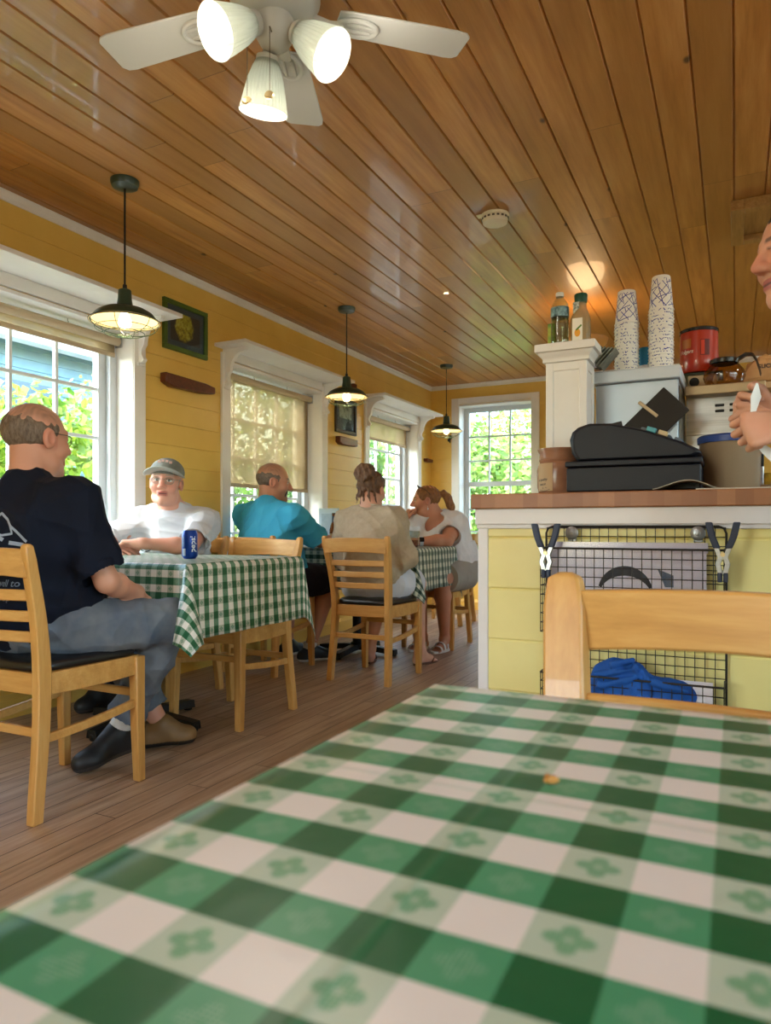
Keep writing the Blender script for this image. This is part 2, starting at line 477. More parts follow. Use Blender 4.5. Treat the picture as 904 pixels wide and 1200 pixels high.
def window(n, side, u0, u1, z0, z1, cas=.085, rows=None, cols=None, stile=.10, shelf=False, meet=None, flip=False, reveal=GN):
    P = wall_frame(side)
    e = struct(bpy.data.objects.new('window_%d' % n, None)); COL.objects.link(e)
    e.location = P((u0+u1)/2, 0, z0)
    org = e.location
    def bx(mb, a, b, n0, n1, za, zb): mb.box(P(a, n0, za), P(b, n1, zb))
    def put(mb, nm, m, **k):
        o = mb.build(nm, m, e, **k)
        o.matrix_parent_inverse = Matrix.Translation(-Vector(org)); return o
    c = MB()                                                    # casing on the room face
    bx(c, u0-cas, u0, -.02, 0, z0-.1, z1 + (cas if not shelf else .06)); bx(c, u1, u1+cas, -.02, 0, z0-.1, z1 + (cas if not shelf else .06))
    bx(c, u0, u1, -.02, 0, z1+.02, z1 + (cas if not shelf else .084)); bx(c, u0, u1, -.02, 0, z0-.1, z0-.02)
    put(c, 'casing', M['white'], bevel=.003)
    j = MB()                                                    # deep jamb boards
    bx(j, u0-.01, u0+.004, -.012, reveal+.06, z0, z1); bx(j, u1-.004, u1+.01, -.012, reveal+.06, z0, z1)
    bx(j, u0, u1, -.012, reveal+.06, z1-.004, z1+.015); bx(j, u0-.01, u1+.01, -.05, reveal+.06, z0-.02, z0+.006)
    put(j, 'jamb', M['white'], bevel=.002)
    ga, gb = cols[0], cols[-1]; za, zb = rows[0], rows[-1]
    s = MB()                                                    # sash: stiles and rails
    bx(s, u0+.004, max(ga, u0+.02), reveal, reveal+.045, z0, z1); bx(s, min(gb, u1-.02), u1-.004, reveal, reveal+.045, z0, z1)
    if gb < u1-.06:                                             # stepped jamb liner beside the sash
        bx(s, gb+.05, u1-.004, reveal-.035, reveal, z0, z1)
    if ga > u0+.06: bx(s, u0+.004, ga-.03, reveal-.03, reveal, z0, z1)
    ia, ib = max(ga, u0+.02), min(gb, u1-.02)
    bx(s, ia, ib, reveal, reveal+.045, zb, z1); bx(s, ia, ib, reveal, reveal+.045, z0, za)
    put(s, 'sash', M['sash'], bevel=.003)
    m_ = MB()
    for q in cols[1:-1]: bx(m_, q-.009, q+.009, reveal+.006, reveal+.03, za, zb)
    for q in rows[1:-1]:
        h = .026 if (meet is not None and abs(q-meet) < .02) else .0085
        bx(m_, ia, ib, reveal+.004, reveal+.032, q-h, q+h)
    put(m_, 'muntin_grid', M['sash'], bevel=.002)
    g = MB(); bx(g, ia-.004, ib+.004, reveal+.02, reveal+.0235, za-.004, zb+.004)
    put(g, 'glass', M['glass'], smooth=False)
    if shelf:
        sh = MB(); sh.box(P(u0-.145, -.25, z1+.083), P(u1+.135, 0, z1+.106))
        put(sh, 'shelf', M['white'], bevel=.003)
        for q in (u0-.06, u1+.03):                              # scrolled corbels
            prof = [(0, z1+.083), (-.185, z1+.083), (-.185, z1+.062)]
            for k in range(9):
                a = k/8
                prof.append((-.165+.105*math.sin(a*PI/2), z1+.055-.12*(1-math.cos(a*PI/2))))
            for k in range(1, 7):
                a = k/6
                prof.append((-.058+.02*math.sin(a*PI), z1-.065-.085*a))
            prof += [(-.045, z1-.165), (0, z1-.165)]
            cb = MB(); k = len(prof)
            vs = [P(q, n_, z_) for n_, z_ in prof] + [P(q+.03, n_, z_) for n_, z_ in prof]
            cb.add(vs, [(i, (i+1) % k, k+(i+1) % k, k+i) for i in range(k)] + [tuple(range(k)), tuple(range(k, 2*k))])
            cb.box(P(q-.012, -.03, z1-.182), P(q+.042, -.018, z1-.165))
            put(cb, 'corbel', M['white'], bevel=.002)
    return e

ZR = [.58, .85, 1.12, 1.39, 1.66, 1.93]
window(1, 'left', *WINS[0], SILL, HEAD, rows=ZR, cols=[1.775, 2.04, 2.305, 2.57, 2.835], shelf=True)
window(2, 'left', *WINS[1], SILL, HEAD, rows=ZR, cols=[3.79, 4.035, 4.303, 4.569, 4.835], shelf=True)
window(3, 'left', *WINS[2], SILL, HEAD, rows=ZR, cols=[5.80, 6.02, 6.274, 6.53, 6.79], shelf=True)
window(4, 'far', -2.703, -1.905, .55, 2.21, rows=[.6, .84, 1.09, 1.365, 1.62, 1.885, 2.155], cols=[-2.645, -2.417, -2.18, -1.945], meet=1.365)
window(5, 'right', -1.9, -.1, .5, 2.1, rows=[.56, 1.3, 2.04], cols=[-1.84, -1.0, -.16])  # this and the windows below are unseen, added to bring in daylight
window(6, 'right', .2, 2.0, .5, 2.1, rows=[.56, 1.3, 2.04], cols=[.26, 1.1, 1.94])
window(8, 'right', 4.2, 6.2, .9, 2.1, rows=[.96, 1.5, 2.04], cols=[4.26, 5.2, 6.14])
window(7, 'back', -2.3, -1.0, .6, 2.1, rows=[.66, 1.35, 2.04], cols=[-2.24, -1.65, -1.06])

# roller shades
t = NT('solar_screen_fabric'); co = t.coord(); x, y, z = t.xyz(co)
wv = t.noise(co, 60., 2., .5, (1., .2, 6.))
fc = t.mix(wv, rgb('#c3b296'), rgb('#b3a286'))
df = t.n('BsdfDiffuse', {0: fc}).outputs[0]; tl = t.n('BsdfTranslucent', {0: fc}).outputs[0]
tr = t.n('BsdfTransparent', {0: rgb('#dfd3bd')}).outputs[0]
M['screen'] = t.surf(t.n('MixShader', {0: .36, 1: t.n('MixShader', {0: .5, 1: df, 2: tl}).outputs[0], 2: tr}).outputs[0])
M['shade_tube'] = simple('shade_hem_fabric', '#b9a78a', .7)
def roller(u0, u1, zt, zb, label, seam=False):
    r = thing('roller_shade', label, 'window shade', (WX-.085, (u0+u1)/2, zt), group=None)
    xr = -.0
    def rel(mb, nm, m, **k): return mb.build(nm, m, r, **k)
    L = (u1-u0)/2
    mb = MB(); mb.lathe([(.023, -L), (.023, L)], (0, 0, 0), 20, (0, 1, 0)); mb.lathe([(.009, -L-.012), (.009, L+.012)], (0, 0, 0), 10, (0, 1, 0))
    rel(mb, 'tube', M['shade_tube'])
    mb = MB(); mb.box((-.024, -L+.005, zb-zt+.012), (-.0225, L-.005, -.002)); rel(mb, 'fabric', M['screen'], smooth=False)
    mb = MB(); mb.box((-.030, -L+.004, zb-zt-.012), (-.018, L-.004, zb-zt+.014)); rel(mb, 'hem_bar', M['shade_tube'], bevel=.003)
    for q in (-L-.012, L+.006): rel(MB().box((-.03, q, -.03), (.02, q+.006, .035)), 'bracket', M['steel'], bevel=.001)
    for q in (-L*.35, L*.4): rel(MB().tube([(.0, q, .05), (.0, q, .035), (.006, q, .028), (.0, q+.003, .024)], .0018, 6), 'hook', M['chain'])
roller(1.79, 2.915, 1.935, 1.862, 'beige roller shade rolled almost fully up in the nearest window')
roller(3.81, 4.93, 1.935, 1.185, 'beige see-through roller shade pulled most of the way down')
roller(5.81, 6.87, 1.935, 1.745, 'beige roller shade lowered a short way in the window nearest the far corner')

# ------------------------------------------------------------------ chairs
def chair_proto(wide=.0, slats=((.686, .034), (.621, .034), (.557, .034)), rail=(.783, .085), pw=.0165, bev=.005):
    root = thing('dining_chair', 'x', 'chair')
    zs = [0, .12, .25, .36, .44, .52, .62, .72, .80, .835]
    def post_xy(z):
        q = np.interp(z, [0, .25, .44, .62, .835], [.190, .180, .172, .184, .206])
        y = np.interp(z, [0, .25, .44, .62, .835], [-.232, -.202, -.190, -.214, -.272])
        return q+wide, y
    # smooth the post line
    fine = np.linspace(0, .835, 22)
    px = np.array([post_xy(z)[0] for z in fine]); py = np.array([post_xy(z)[1] for z in fine])
    ker = np.array([1, 2, 3, 2, 1])/9.
    sx = np.convolve(np.pad(px, 2, 'edge'), ker, 'valid'); sy = np.convolve(np.pad(py, 2, 'edge'), ker, 'valid')
    def at(z): return np.interp(z, fine, sx), np.interp(z, fine, sy)
    for s in (-1, 1):
        mb = MB(); pts = []; secs = []
        for i, z in enumerate(fine):
            a = pw; b = np.interp(z, [0, .44, .835], [.0185, .024, .0165])
            if z > .83: a *= .8; b *= .8
            pts.append((s*sx[i], sy[i], z))
            secs.append([(-a, -b, 0), (a, -b, 0), (a, b, 0), (-a, b, 0)])
        pts.append((s*sx[-1], sy[-1]-.001, .842)); secs.append([(-.008, -.008, 0), (.008, -.008, 0), (.008, .008, 0), (-.008, .008, 0)])
        mb.sweep(pts, secs); mb.build('back_leg', M['beech'], root, bevel=bev, ang=35)
    for s in (-1, 1):
        mb = MB(); a, b = .0185, .0145
        mb.sweep([(s*(.188+wide), .186, 0), (s*(.186+wide), .180, .2), (s*(.184+wide), .178, .44)],
                 [[(-q, -q, 0), (q, -q, 0), (q, q, 0), (-q, q, 0)] for q in (.0155, .018, .0205)])
        mb.build('front_leg', M['beech'], root, bevel=.004)
    def bowed(x0, x1, y0, y1, zc, h, th, bow, seg=10):
        """board along x that bows back (-y) in the middle"""
        pts = []; secs = []
        for i in range(seg+1):
            t_ = i/seg; b = bow*(1-(2*t_-1)**2)
            pts.append((x0+(x1-x0)*t_, y0+(y1-y0)*t_-b, zc))
            secs.append([(0, -th/2, -h/2), (0, th/2, -h/2), (0, th/2, h/2), (0, -th/2, h/2)])
        return MB().sweep(pts, secs)
    x, y = at(rail[0])
    # top rail: taller in the middle
    pts = []; secs = []
    for i in range(15):
        t_ = i/14; k = 1-(2*t_-1)**2; b = .030*k
        pts.append((-x+2*x*t_, y-b, rail[0]))
        h0 = -rail[1]/2 + .010*k; h1 = rail[1]/2 + .006*k
        ti = .0115
        secs.append([(0, -ti-.004, h0), (0, ti-.004, h0), (0, ti+.0-.010*.5, h1), (0, -ti-.010*.9, h1)])
    MB().sweep(pts, secs).build('top_rail', M['beech_h'], root, bevel=.004, ang=35)
    for zc, h in slats:
        x, y = at(zc)
        bowed(-x, x, y, y, zc, h, .014, .026).build('slat', M['beech_h'], root, bevel=.004)
    # seat frame: side aprons arch underneath, front and back boards
    fr = MB(); xb, yb = at(.41)
    for s in (-1, 1):
        pts = []; secs = []
        for i in range(11):
            t_ = i/10; k = 1-(2*t_-1)**2
            pts.append((s*(xb+(.184+wide-xb)*t_+.006*k), yb+(.178-yb)*t_, .41))
            secs.append([(-.010, 0, -.033-.004*k), (.010, 0, -.033-.004*k), (.010, 0, .034), (-.010, 0, .034)])
        fr.sweep(pts, secs)
    fr.add(*_sweep_raw(bowed(-xb, xb, yb, yb, .41, .066, .020, .004)))
    fr.add(*_sweep_raw(bowed(-.184-wide, .184+wide, .178, .178, .41, .066, .020, -.006)))
    fr.build('seat_frame', M['beech_h'], root, bevel=.003)
    # stretchers
    for s in (-1, 1):
        pts = []; secs = []; x0, y0 = at(.245)
        for i in range(9):
            t_ = i/8; k = 1-(2*t_-1)**2
            pts.append((s*(x0+(.1855+wide-x0)*t_+.004*k), y0+(.180-y0)*t_, .245+.035*t_-.006*k))
            secs.append([(-.0085, 0, -.014), (.0085, 0, -.014), (.0085, 0, .014), (-.0085, 0, .014)])
        MB().sweep(pts, secs).build('stretcher', M['beech_h'], root, bevel=.003)
    x0, y0 = at(.265); bowed(-x0, x0, y0, y0, .265, .028, .017, .004).build('stretcher', M['beech_h'], root, bevel=.003)
    bowed(-.185-wide, .185+wide, .18, .18, .31, .028, .017, .0).build('stretcher', M['beech_h'], root, bevel=.003)
    # upholstered seat: rounded trapezoid pad
    mb = MB(); N = 40; rings = [(.0, .443, .93), (.0, .446, .985), (.0, .456, 1.), (.0, .468, .985), (.0, .476, .93), (.0, .482, .80), (.0, .485, .5), (.0, .486, .15)]
    vs = []; fs = []
    for _, z, sc in rings:
        for k in range(N):
            a = 2*PI*k/N; c, s_ = math.cos(a), math.sin(a); e = .30
            ux = abs(c)**e*(1 if c > 0 else -1); uy = abs(s_)**e*(1 if s_ > 0 else -1)
            yy = -.003 + .199*uy
            hw = .172+wide + (.198-.172)*(yy+.2)/.4
            if sc < .9: ux = ux*1.; 
            vs.append((hw*ux*sc, -.003+(yy+.003)*sc, z))
    for i in range(len(rings)-1):
        for k in range(N): fs.append((i*N+k, i*N+(k+1) % N, (i+1)*N+(k+1) % N, (i+1)*N+k))
    fs.append(tuple(range(N))[::-1]); fs.append(tuple((len(rings)-1)*N+k for k in range(N)))
    mb.add(vs, fs); mb.build('seat', M['vinyl'], root, ang=80)
    return root

def _sweep_raw(mb): return mb.v, mb.f

CH_GROUP = None
proto = chair_proto()
chairs = [
    ((-2.07, 1.665), 0., 'light wooden ladder-back chair under the man in the navy shirt, black seat'),
    ((-2.13, 2.675), PI, 'empty light wooden chair pushed under the green-checked table with the blue can'),
    ((-2.735, 2.86), PI, 'light wooden chair holding the man in the grey cap, mostly hidden by the table'),
    ((-1.925, 3.785), -.02, 'light wooden ladder-back chair under the woman in the beige sweater, seen from behind'),
    ((-2.64, 3.70), 0., 'light wooden chair under the man in the bright blue shirt'),
    ((-2.03, 4.98), PI+.02, 'light wooden chair under the woman in the white top'),
    ((-2.45, 6.2), PI/2, 'dim empty wooden chair farthest back, beside the white counter post'),
]
for i, (xy, rz, lab) in enumerate(chairs):
    c = proto if i == 0 else copy_tree(proto)
    c.location = (xy[0], xy[1], 0); c.rotation_euler = (0, 0, rz); c['label'] = lab
fc = chair_proto(.005, slats=((.668, .034), (.600, .034), (.535, .034)), rail=(.776, .082), pw=.027, bev=.011)
fc.scale = (1, 1, .984); fc.location = (-.028, .695, 0); fc.rotation_euler = (0, 0, PI-.10)
fc['label'] = 'large pale wooden chair in the foreground, tucked against the nearest checked table'

# ------------------------------------------------------------------ tables and checked cloths
def table(x0, x1, y0, y1, ztop, label, base=True):
    cx, cy = (x0+x1)/2, (y0+y1)/2
    r = thing('dining_table', label, 'table', (cx, cy, 0))
    hx, hy = (x1-x0)/2-.012, (y1-y0)/2-.012
    MB().box((-hx, -hy, ztop-.034), (hx, hy, ztop-.004)).build('table_top', M['dark_brown'], r, bevel=.004)
    for s in (0,):
        MB().lathe([(.036, .05), (.036, ztop-.05), (.1, ztop-.045), (.1, ztop-.034)], (s, 0, 0), 20).build('pedestal', M['black_iron'], r)
        mb = MB()
        for a in (0, PI/2):
            d = V(math.cos(a), math.sin(a), 0)*.30
            mb.sweep([V(s, 0, .03)-d, V(s, 0, .05)-d*.3, V(s, 0, .05)+d*.3, V(s, 0, .03)+d],
                     [[tuple(q) for q in (V(-d[1], d[0], 0)/.29*w + V(0, 0, h) for w, h in ((-.03, -.02), (.03, -.02), (.024, .016), (-.024, .016)))]]*4)
        mb.lathe([(.05, 0.03), (.05, .075), (.036, .085)], (s, 0, 0), 16)
        for a in range(4):
            q = a*PI/2; mb.lathe([(.02, 0), (.024, .012), (.024, .03)], (s+.28*math.cos(q), .28*math.sin(q), 0), 10)
        mb.build('cross_base', M['black_iron'], r, bevel=.003)
    return r

def cloth(x0, x1, y0, y1, zt, drop, mat, label, ph=0., amp=.016, corner=.30, longc=0., tight=()):
    """oilcloth laid on a table: flat top, rounded edge, hanging sides with folds, corner flaps"""
    r0 = .012
    ring = []                                      # (base, dir, length, kind)
    cs = [((x1, y0), -PI/2), ((x1, y1), 0.), ((x0, y1), PI/2), ((x0, y0), PI)]
    edges = [((x0, y0), (x1, y0), (0, -1)), ((x1, y0), (x1, y1), (1, 0)), ((x1, y1), (x0, y1), (0, 1)), ((x0, y1), (x0, y0), (-1, 0))]
    for ei, (a, b, d) in enumerate(edges):
        a = np.array(a); b = np.array(b); n = 26
        L = np.linalg.norm(b-a)
        for i in range(n+1):
            t_ = i/n
            p = a+(b-a)*t_
            s = t_*L
            w = .5+.5*math.sin(s*19.+ph+ei*1.7)+.35*math.sin(s*41+ei*2.+ph*2)
            edge_k = min(1, s/.12, (L-s)/.12)
            ring.append((p, np.array(d, float), drop, amp*(.3+w*.55)*1., .0, ei))
        c, a0 = cs[ei]
        for i in range(1, 12):
            q = a0 + (PI/2)*i/12
            dd = np.array([math.cos(q), math.sin(q)])
            m_ = max(abs(dd[0]), abs(dd[1]))
            k = math.sin(2*(q-a0))**1.5*(1. if ei == 0 else .2)
            lc = longc if ei == 0 else 0.
            ring.append((np.array(c, float), dd, drop/m_ + lc*k, amp*.6, corner*k, 10+ei))
    K = len(ring); ts = [0, .012, .03, .06, .12, .2, .3, .42, .55, .68, .8, .9, 1.]
    vs = []; uv = []; fs = []
    inner = [(.0), (.35), (.7), (.9), (.97), (1.)]
    cx, cy = (x0+x1)/2, (y0+y1)/2
    rows = 0
    for s in inner[1:]:
        for p, d, l, w, c, e in ring:
            q = np.array([cx, cy])+(p-np.array([cx, cy]))*s
            vs.append((q[0], q[1], zt + .0012*math.sin(q[0]*13+ph)*math.sin(q[1]*17))); uv.append((q[0], q[1]))
        rows += 1
    for t_ in ts[1:]:
        for p, d, l, w, c, e in ring:
            L = l*t_
            out = r0*min(1, L/.02) + (w*(t_**1.2)*1.6) + c*L
            if e in tight: out = r0*min(1, L/.02) + .004*t_
            down = max(0., L-r0*.6) * (math.sqrt(max(.05, 1-min(.95, (out/max(L, .03))**2))) if L > .03 else .75)
            if L < .03: down = L*.72
            z = zt - down
            q = p+d*out
            vs.append((q[0], q[1], z)); uv.append(tuple(p+d*L))
        rows += 1
    for i in range(rows-1):
        for k in range(K):
            k2 = (k+1) % K
            fs.append((i*K+k, (i+1)*K+k, (i+1)*K+k2, i*K+k2))
    vs.append((cx, cy, zt)); uv.append((cx, cy)); ci = len(vs)-1
    for k in range(K): fs.append((ci, k, (k+1) % K))
    mb = MB(); mb.add(vs, fs); mb.uv = uv
    o = mb.build('tablecloth', [mat, M['cloth_back']], ang=180)
    sol = o.modifiers.new('solid', 'SOLIDIFY'); sol.thickness = .0016; sol.offset = -1; sol.material_offset = 1; sol.material_offset_rim = 0
    return tag(o, label, 'tablecloth')

TZ = .755
table(-.232, .95, -.16, .566, TZ-.003, 'nearest dining table, under the big green checked cloth')
cloth(-.232, .95, -.16, .566, TZ, .27, M['gingham'], 'green and white checked oilcloth on the nearest table, filling the foreground', .3, .012, .22)
table(-2.985, -1.815, 2.015, 2.775, TZ-.003, 'dining table carrying the blue can, hidden by its checked cloth')
cloth(-2.985, -1.815, 2.015, 2.775, TZ, .29, M['gingham_far'], 'green checked tablecloth with a white-backed corner flap, under the blue can', 1.1, .014, .62, .0, tight=(3, 12, 13))
table(-2.985, -1.815, 4.03, 4.79, TZ-.003, 'dining table between the beige-sweater woman and the white-top woman')
cloth(-2.985, -1.815, 4.03, 4.79, TZ, .28, M['gingham_dark'], 'dark green checked tablecloth under the clear plastic cup', 2.2, .014, .5, .0, tight=(3, 12, 13))

# crumbs on the near cloth
for px, py, s, lab in ((-.087, .371, .0032, 'small tan crumb on the near checked cloth'), (.027, .360, .0028, 'small orange crumb on the near checked cloth, farther right')):
    mb = MB(); mb.ball((0, 0, s*.6), (s*1.3, s, s*.7), 8, 6)
    for i, v in enumerate(mb.v): mb.v[i] = tuple(np.array(v)*(1+.2*math.sin(i*2.3)))
    tag(mb.build('crumb', simple('crumb_tan' if 'tan' in lab else 'crumb_orange', '#b5803f' if 'tan' in lab else '#b8623a', .8), origin=None), lab, 'crumb').location = (px, py, TZ+.001)

# ------------------------------------------------------------------ caged pendants
def pendant_proto():
    r = thing('pendant_lamp', 'x', 'lamp')         # origin: rim centre
    top = CH - 1.82
    MB().lathe([(.0, top), (.062, top), (.062, top-.012), (.056, top-.028), (.03, top-.034), (.008, top-.036), (.0, top-.036)], seg=28).build('canopy', M['lamp_green'], r)
    MB().tube([(0, 0, top-.03), (0, 0, .14)], .0045, 8).build('cord', M['cord'], r)
    MB().lathe([(.0, .160), (.009, .160), (.010, .142), (.006, .136)], seg=14).build('strain_relief', M['cord'], r)
    prof = [(.0, .138), (.024, .138), (.028, .134), (.030, .10), (.034, .072), (.037, .060), (.060, .056), (.095, .046), (.122, .030), (.138, .010), (.143, .0), (.156, -.004), (.156, -.007)]
    MB().lathe(prof, seg=40, capped=False).build('shade', M['lamp_green'], r)
    inn = [(.0, .132), (.021, .130), (.027, .10), (.031, .072), (.036, .055), (.060, .051), (.094, .042), (.120, .027), (.136, .007), (.153, -.007)]
    MB().lathe(inn, seg=40, capped=False).build('shade_lining', M['lamp_inner'], r)
    MB().lathe([(.0, .085), (.018, .085), (.020, .05), (.018, .045), (0, .045)], seg=16).build('socket', M['cord'], r)
    MB().lathe([(.0, .048), (.012, .046), (.014, .036), (.022, .018), (.029, -.002), (.028, -.018), (.018, -.033), (.0, -.039)], seg=20).build('bulb', M['bulb_warm'], r)
    cg = MB()
    for k in range(6):
        a = k*PI/3
        pts = []
        for i in range(10):
            q = i/9*PI/2
            pts.append((.148*math.cos(q)**.8*math.cos(a) if i < 9 else .012*math.cos(a), .148*math.cos(q)**.8*math.sin(a) if i < 9 else .012*math.sin(a), -.006-.062*math.sin(q)))
        cg.tube(pts, .0018, 6)
    for rr, zz in ((.148, -.006), (.128, -.038), (.085, -.058), (.03, -.067)):
        cg.tube([(rr*math.cos(2*PI*k/32), rr*math.sin(2*PI*k/32), zz) for k in range(32)], .0018, 6, closed=True)
    cg.build('wire_cage', M['cage'], r)
    return r
pp = pendant_proto()
for i, (x, y, z, lab) in enumerate(((-2.462, 2.335, 1.82, 'dark green caged pendant lamp nearest the camera, over the table with the blue can'),
                                 (-2.475, 4.385, 1.82, 'dark green caged pendant lamp in the middle of the row of three'),
                                 (-2.49, 6.36, 1.82, 'dark green caged pendant lamp farthest back, in front of the far window'))):
    o = pp if i == 0 else copy_tree(pp)
    o.location = (x, y, z); o['label'] = lab
    l = bpy.data.lights.new('pendant_light', 'POINT'); l.energy = 2.4; l.color = (1., .74, .42); l.shadow_soft_size = .028
    lo = bpy.data.objects.new('pendant_light', l); COL.objects.link(lo); lo.location = (x, y, z-.045); 

# ------------------------------------------------------------------ ceiling fan with three lights
FX, FYc = None, None
c_, s_ = math.cos(math.radians(26.3)), math.sin(math.radians(26.3))
def from_cam(l, d): return c_*l - s_*d, s_*l + c_*d
FX, FYc = from_cam(-.28, 1.79)
fan = thing('ceiling_fan', 'white ceiling fan with three frosted glass lights and pull chains', 'ceiling fan', (FX, FYc, CH))
rz = math.radians(26.3)
MB().lathe([(.0, 0), (.072, 0), (.072, -.02), (.058, -.05), (.02, -.06), (.014, -.07), (.014, -.15)], seg=28).build('canopy', M['fan_white'], fan)
MB().lathe([(.014, -.13), (.05, -.14), (.10, -.155), (.115, -.175), (.115, -.225), (.095, -.26), (.06, -.275), (.0, -.275)], seg=32).build('motor_housing', M['fan_white'], fan)
MB().lathe([(.0, -.27), (.045, -.27), (.05, -.285), (.05, -.315), (.036, -.34), (.014, -.352), (.0, -.352)], seg=28).build('light_kit', M['fan_white'], fan)
for k in range(5):
    a = rz + math.radians(16 + 72*k); d = V(math.cos(a), math.sin(a), 0); n = V(-math.sin(a), math.cos(a), 0)
    tlt = nrm(n + V(0, 0, .12)); up = np.cross(d, tlt)
    mb = MB()                                      # blade: rounded plank, slightly pitched
    pts = [(.16, .046), (.19, .054), (.28, .058), (.40, .062), (.475, .064), (.50, .060), (.512, .046)]
    outl = [(r, w) for r, w in pts] + [(r, -w) for r, w in reversed(pts)]
    c0 = V(0, 0, -.248); m_ = len(outl)
    vs = [c0 + d*r + tlt*w + up*.003 for r, w in outl] + [c0 + d*r + tlt*w - up*.003 for r, w in outl]
    mb.add(vs, [(i, (i+1) % m_, m_+(i+1) % m_, m_+i) for i in range(m_)] + [tuple(range(m_)), tuple(range(m_, 2*m_))[::-1]])
    bl = mb.build('blade', M['fan_white'], fan, bevel=.002)
    mb = MB()                                      # blade iron with two slots
    mb.sweep([c0+d*.095+V(0, 0, -.006), c0+d*.14+V(0, 0, -.016), c0+d*.175+V(0, 0, -.012)], [[tuple(n*w+V(0, 0, h)) for w, h in ((-.013, -.006), (.013, -.006), (.013, .006), (-.013, .006))]]*3)
    ring = [(c0+d*(.215+.052*math.cos(q))+tlt*.036*math.sin(q)-up*.008) for q in np.linspace(0, 2*PI, 24, endpoint=False)]
    mb.tube(ring, .0065, 8, closed=True)
    for w in (-.012, .012): mb.tube([c0+d*.185+tlt*w-up*.008, c0+d*.25+tlt*w*1.1-up*.008], .005, 8)
    rr = [c0+d*(.215+.05*math.cos(q))+tlt*.034*math.sin(q) for q in np.linspace(0, 2*PI, 24, endpoint=False)]
    mb.add([p-up*.006 for p in rr]+[p-up*.003 for p in rr], [tuple(range(24))[::-1], tuple(range(24, 48))]+[(i, (i+1) % 24, 24+(i+1) % 24, 24+i) for i in range(24)])
    mb.build('blade_iron', M['fan_white'], fan)
lights_at = []
def fan_dir(l, d, z): x, y = from_cam(l, d); return V(x, y, z)
for p0, d in ((fan_dir(-.03, -.03, -.30), nrm(fan_dir(-.62, -.55, -.56))), (fan_dir(.045, -.01, -.305), nrm(fan_dir(.70, -.30, -.65))), (fan_dir(-.02, .02, -.335), nrm(fan_dir(-.12, .22, -.96)))):
    arm = MB().tube([p0*V(.5, .5, 1)+V(0, 0, .006), p0, p0+d*.03], .013, 10)
    arm.lathe([(.012, .012), (.028, .018), (.030, .045), (.026, .05)], p0, 20, d)
    am = arm.build('lamp_arm', M['fan_white'], fan)
    sh = MB(); seg = 72; prof = [(.027, .030), (.034, .045), (.043, .07), (.050, .10), (.056, .13), (.060, .148), (.0625, .150)]
    w = d; u = nrm(np.cross(w, V(1, 0, 0))); v = np.cross(w, u); vs = []; fs = []
    for i, (r, h) in enumerate(prof):
        for q in range(seg):
            b = 2*PI*q/seg; r2 = r*(1+.018*(1 if q % 2 else -1)*(i < 6))
            vs.append(p0+w*h+(u*math.cos(b)+v*math.sin(b))*r2)
    for i in range(len(prof)-1):
        for q in range(seg): fs.append((i*seg+q, i*seg+(q+1) % seg, (i+1)*seg+(q+1) % seg, (i+1)*seg+q))
    sh.add(vs, fs); so = sh.build('glass_shade', M['frost'], fan, ang=20)
    sl = so.modifiers.new('solid', 'SOLIDIFY'); sl.thickness = .002
    MB().lathe([(.0, .03), (.014, .03), (.015, .05), (.024, .072), (.030, .092), (.028, .112), (.016, .126), (.0, .13)], p0, 20, d).build('bulb', M['bulb_white'], fan)
    lights_at.append(V(FX, FYc, CH)+p0+d*.19)
for l_, d_, z0, z1 in ((-.060, -.05, -.325, -.500), (-.003, -.06, -.335, -.492)):
    x, y = from_cam(l_, d_)
    mb = MB()
    n = 40
    for i in range(n): mb.ball((x, y, z0+(z1-z0)*i/(n-1)), .0016, 6, 4)
    mb.tube([(x*.4, y*.4, z0+.004), (x, y, z0)], .002, 6)
    ch = mb.build('pull_chain', M['chain'], fan)
    MB().lathe([(.0, 0), (.010, .0012), (.0125, .005), (.010, .0088), (0, .010)], (x, y, z1-.014), 18, nrm(V(.35, -.8, .3))).build('fob', M['brass'], ch)
for p in lights_at:
    l = bpy.data.lights.new('fan_bulb_light', 'POINT'); l.energy = FAN; l.color = (1., .90, .74); l.shadow_soft_size = .03
    lo = bpy.data.objects.new('fan_bulb_light', l); COL.objects.link(lo); lo.location = p

# smoke detector
sd = thing('smoke_detector', 'small round ivory smoke detector on the wooden ceiling', 'smoke detector', (-1.075, 3.41, CH))
MB().lathe([(.0, 0), (.070, 0), (.072, -.006), (.070, -.012), (.0, -.012)], seg=36).build('base_plate', M['plastic_white'], sd)
MB().lathe([(.064, -.012), (.066, -.02), (.060, -.042), (.045, -.048), (.0, -.048)], seg=36).build('cover', M['plastic_white'], sd)
mb = MB()
for k in range(18):
    a = 2*PI*k/18; mb.obox((.0665*math.cos(a), .0665*math.sin(a), -.023), (.004, .012, .008), (V(math.cos(a), math.sin(a), 0), V(-math.sin(a), math.cos(a), 0), V(0, 0, 1)))
mb.build('vent_slots', M['chain'], sd)
MB().box((-.082, -.05, -.010), (-.055, -.015, -.003)).build('mounting_tab', M['plastic_white'], sd, bevel=.002)
# boxed hatch on the ceiling above the counter
ht = struct(bpy.data.objects.new('trim_5', None)); COL.objects.link(ht); ht.location = (.14, 4.0, CH)
M['soffit'] = wood('soffit_wood', '#8a6638', '#a37c48', '#b58e5a', .4, 1)
mb = MB()
for lo, hi in (((-.16, -.24, -.05), (-.10, .24, 0)), ((.14, -.24, -.05), (.2, .24, 0)), ((-.1, -.24, -.05), (.14, -.18, 0)), ((-.1, .18, -.05), (.14, .24, 0))): mb.box(lo, hi)
mb.build('hatch_frame', M['soffit'], ht, bevel=.003); MB().box((-.1, -.18, -.02), (.14, .18, 0)).build('hatch_panel', M['soffit'], ht, bevel=.002)

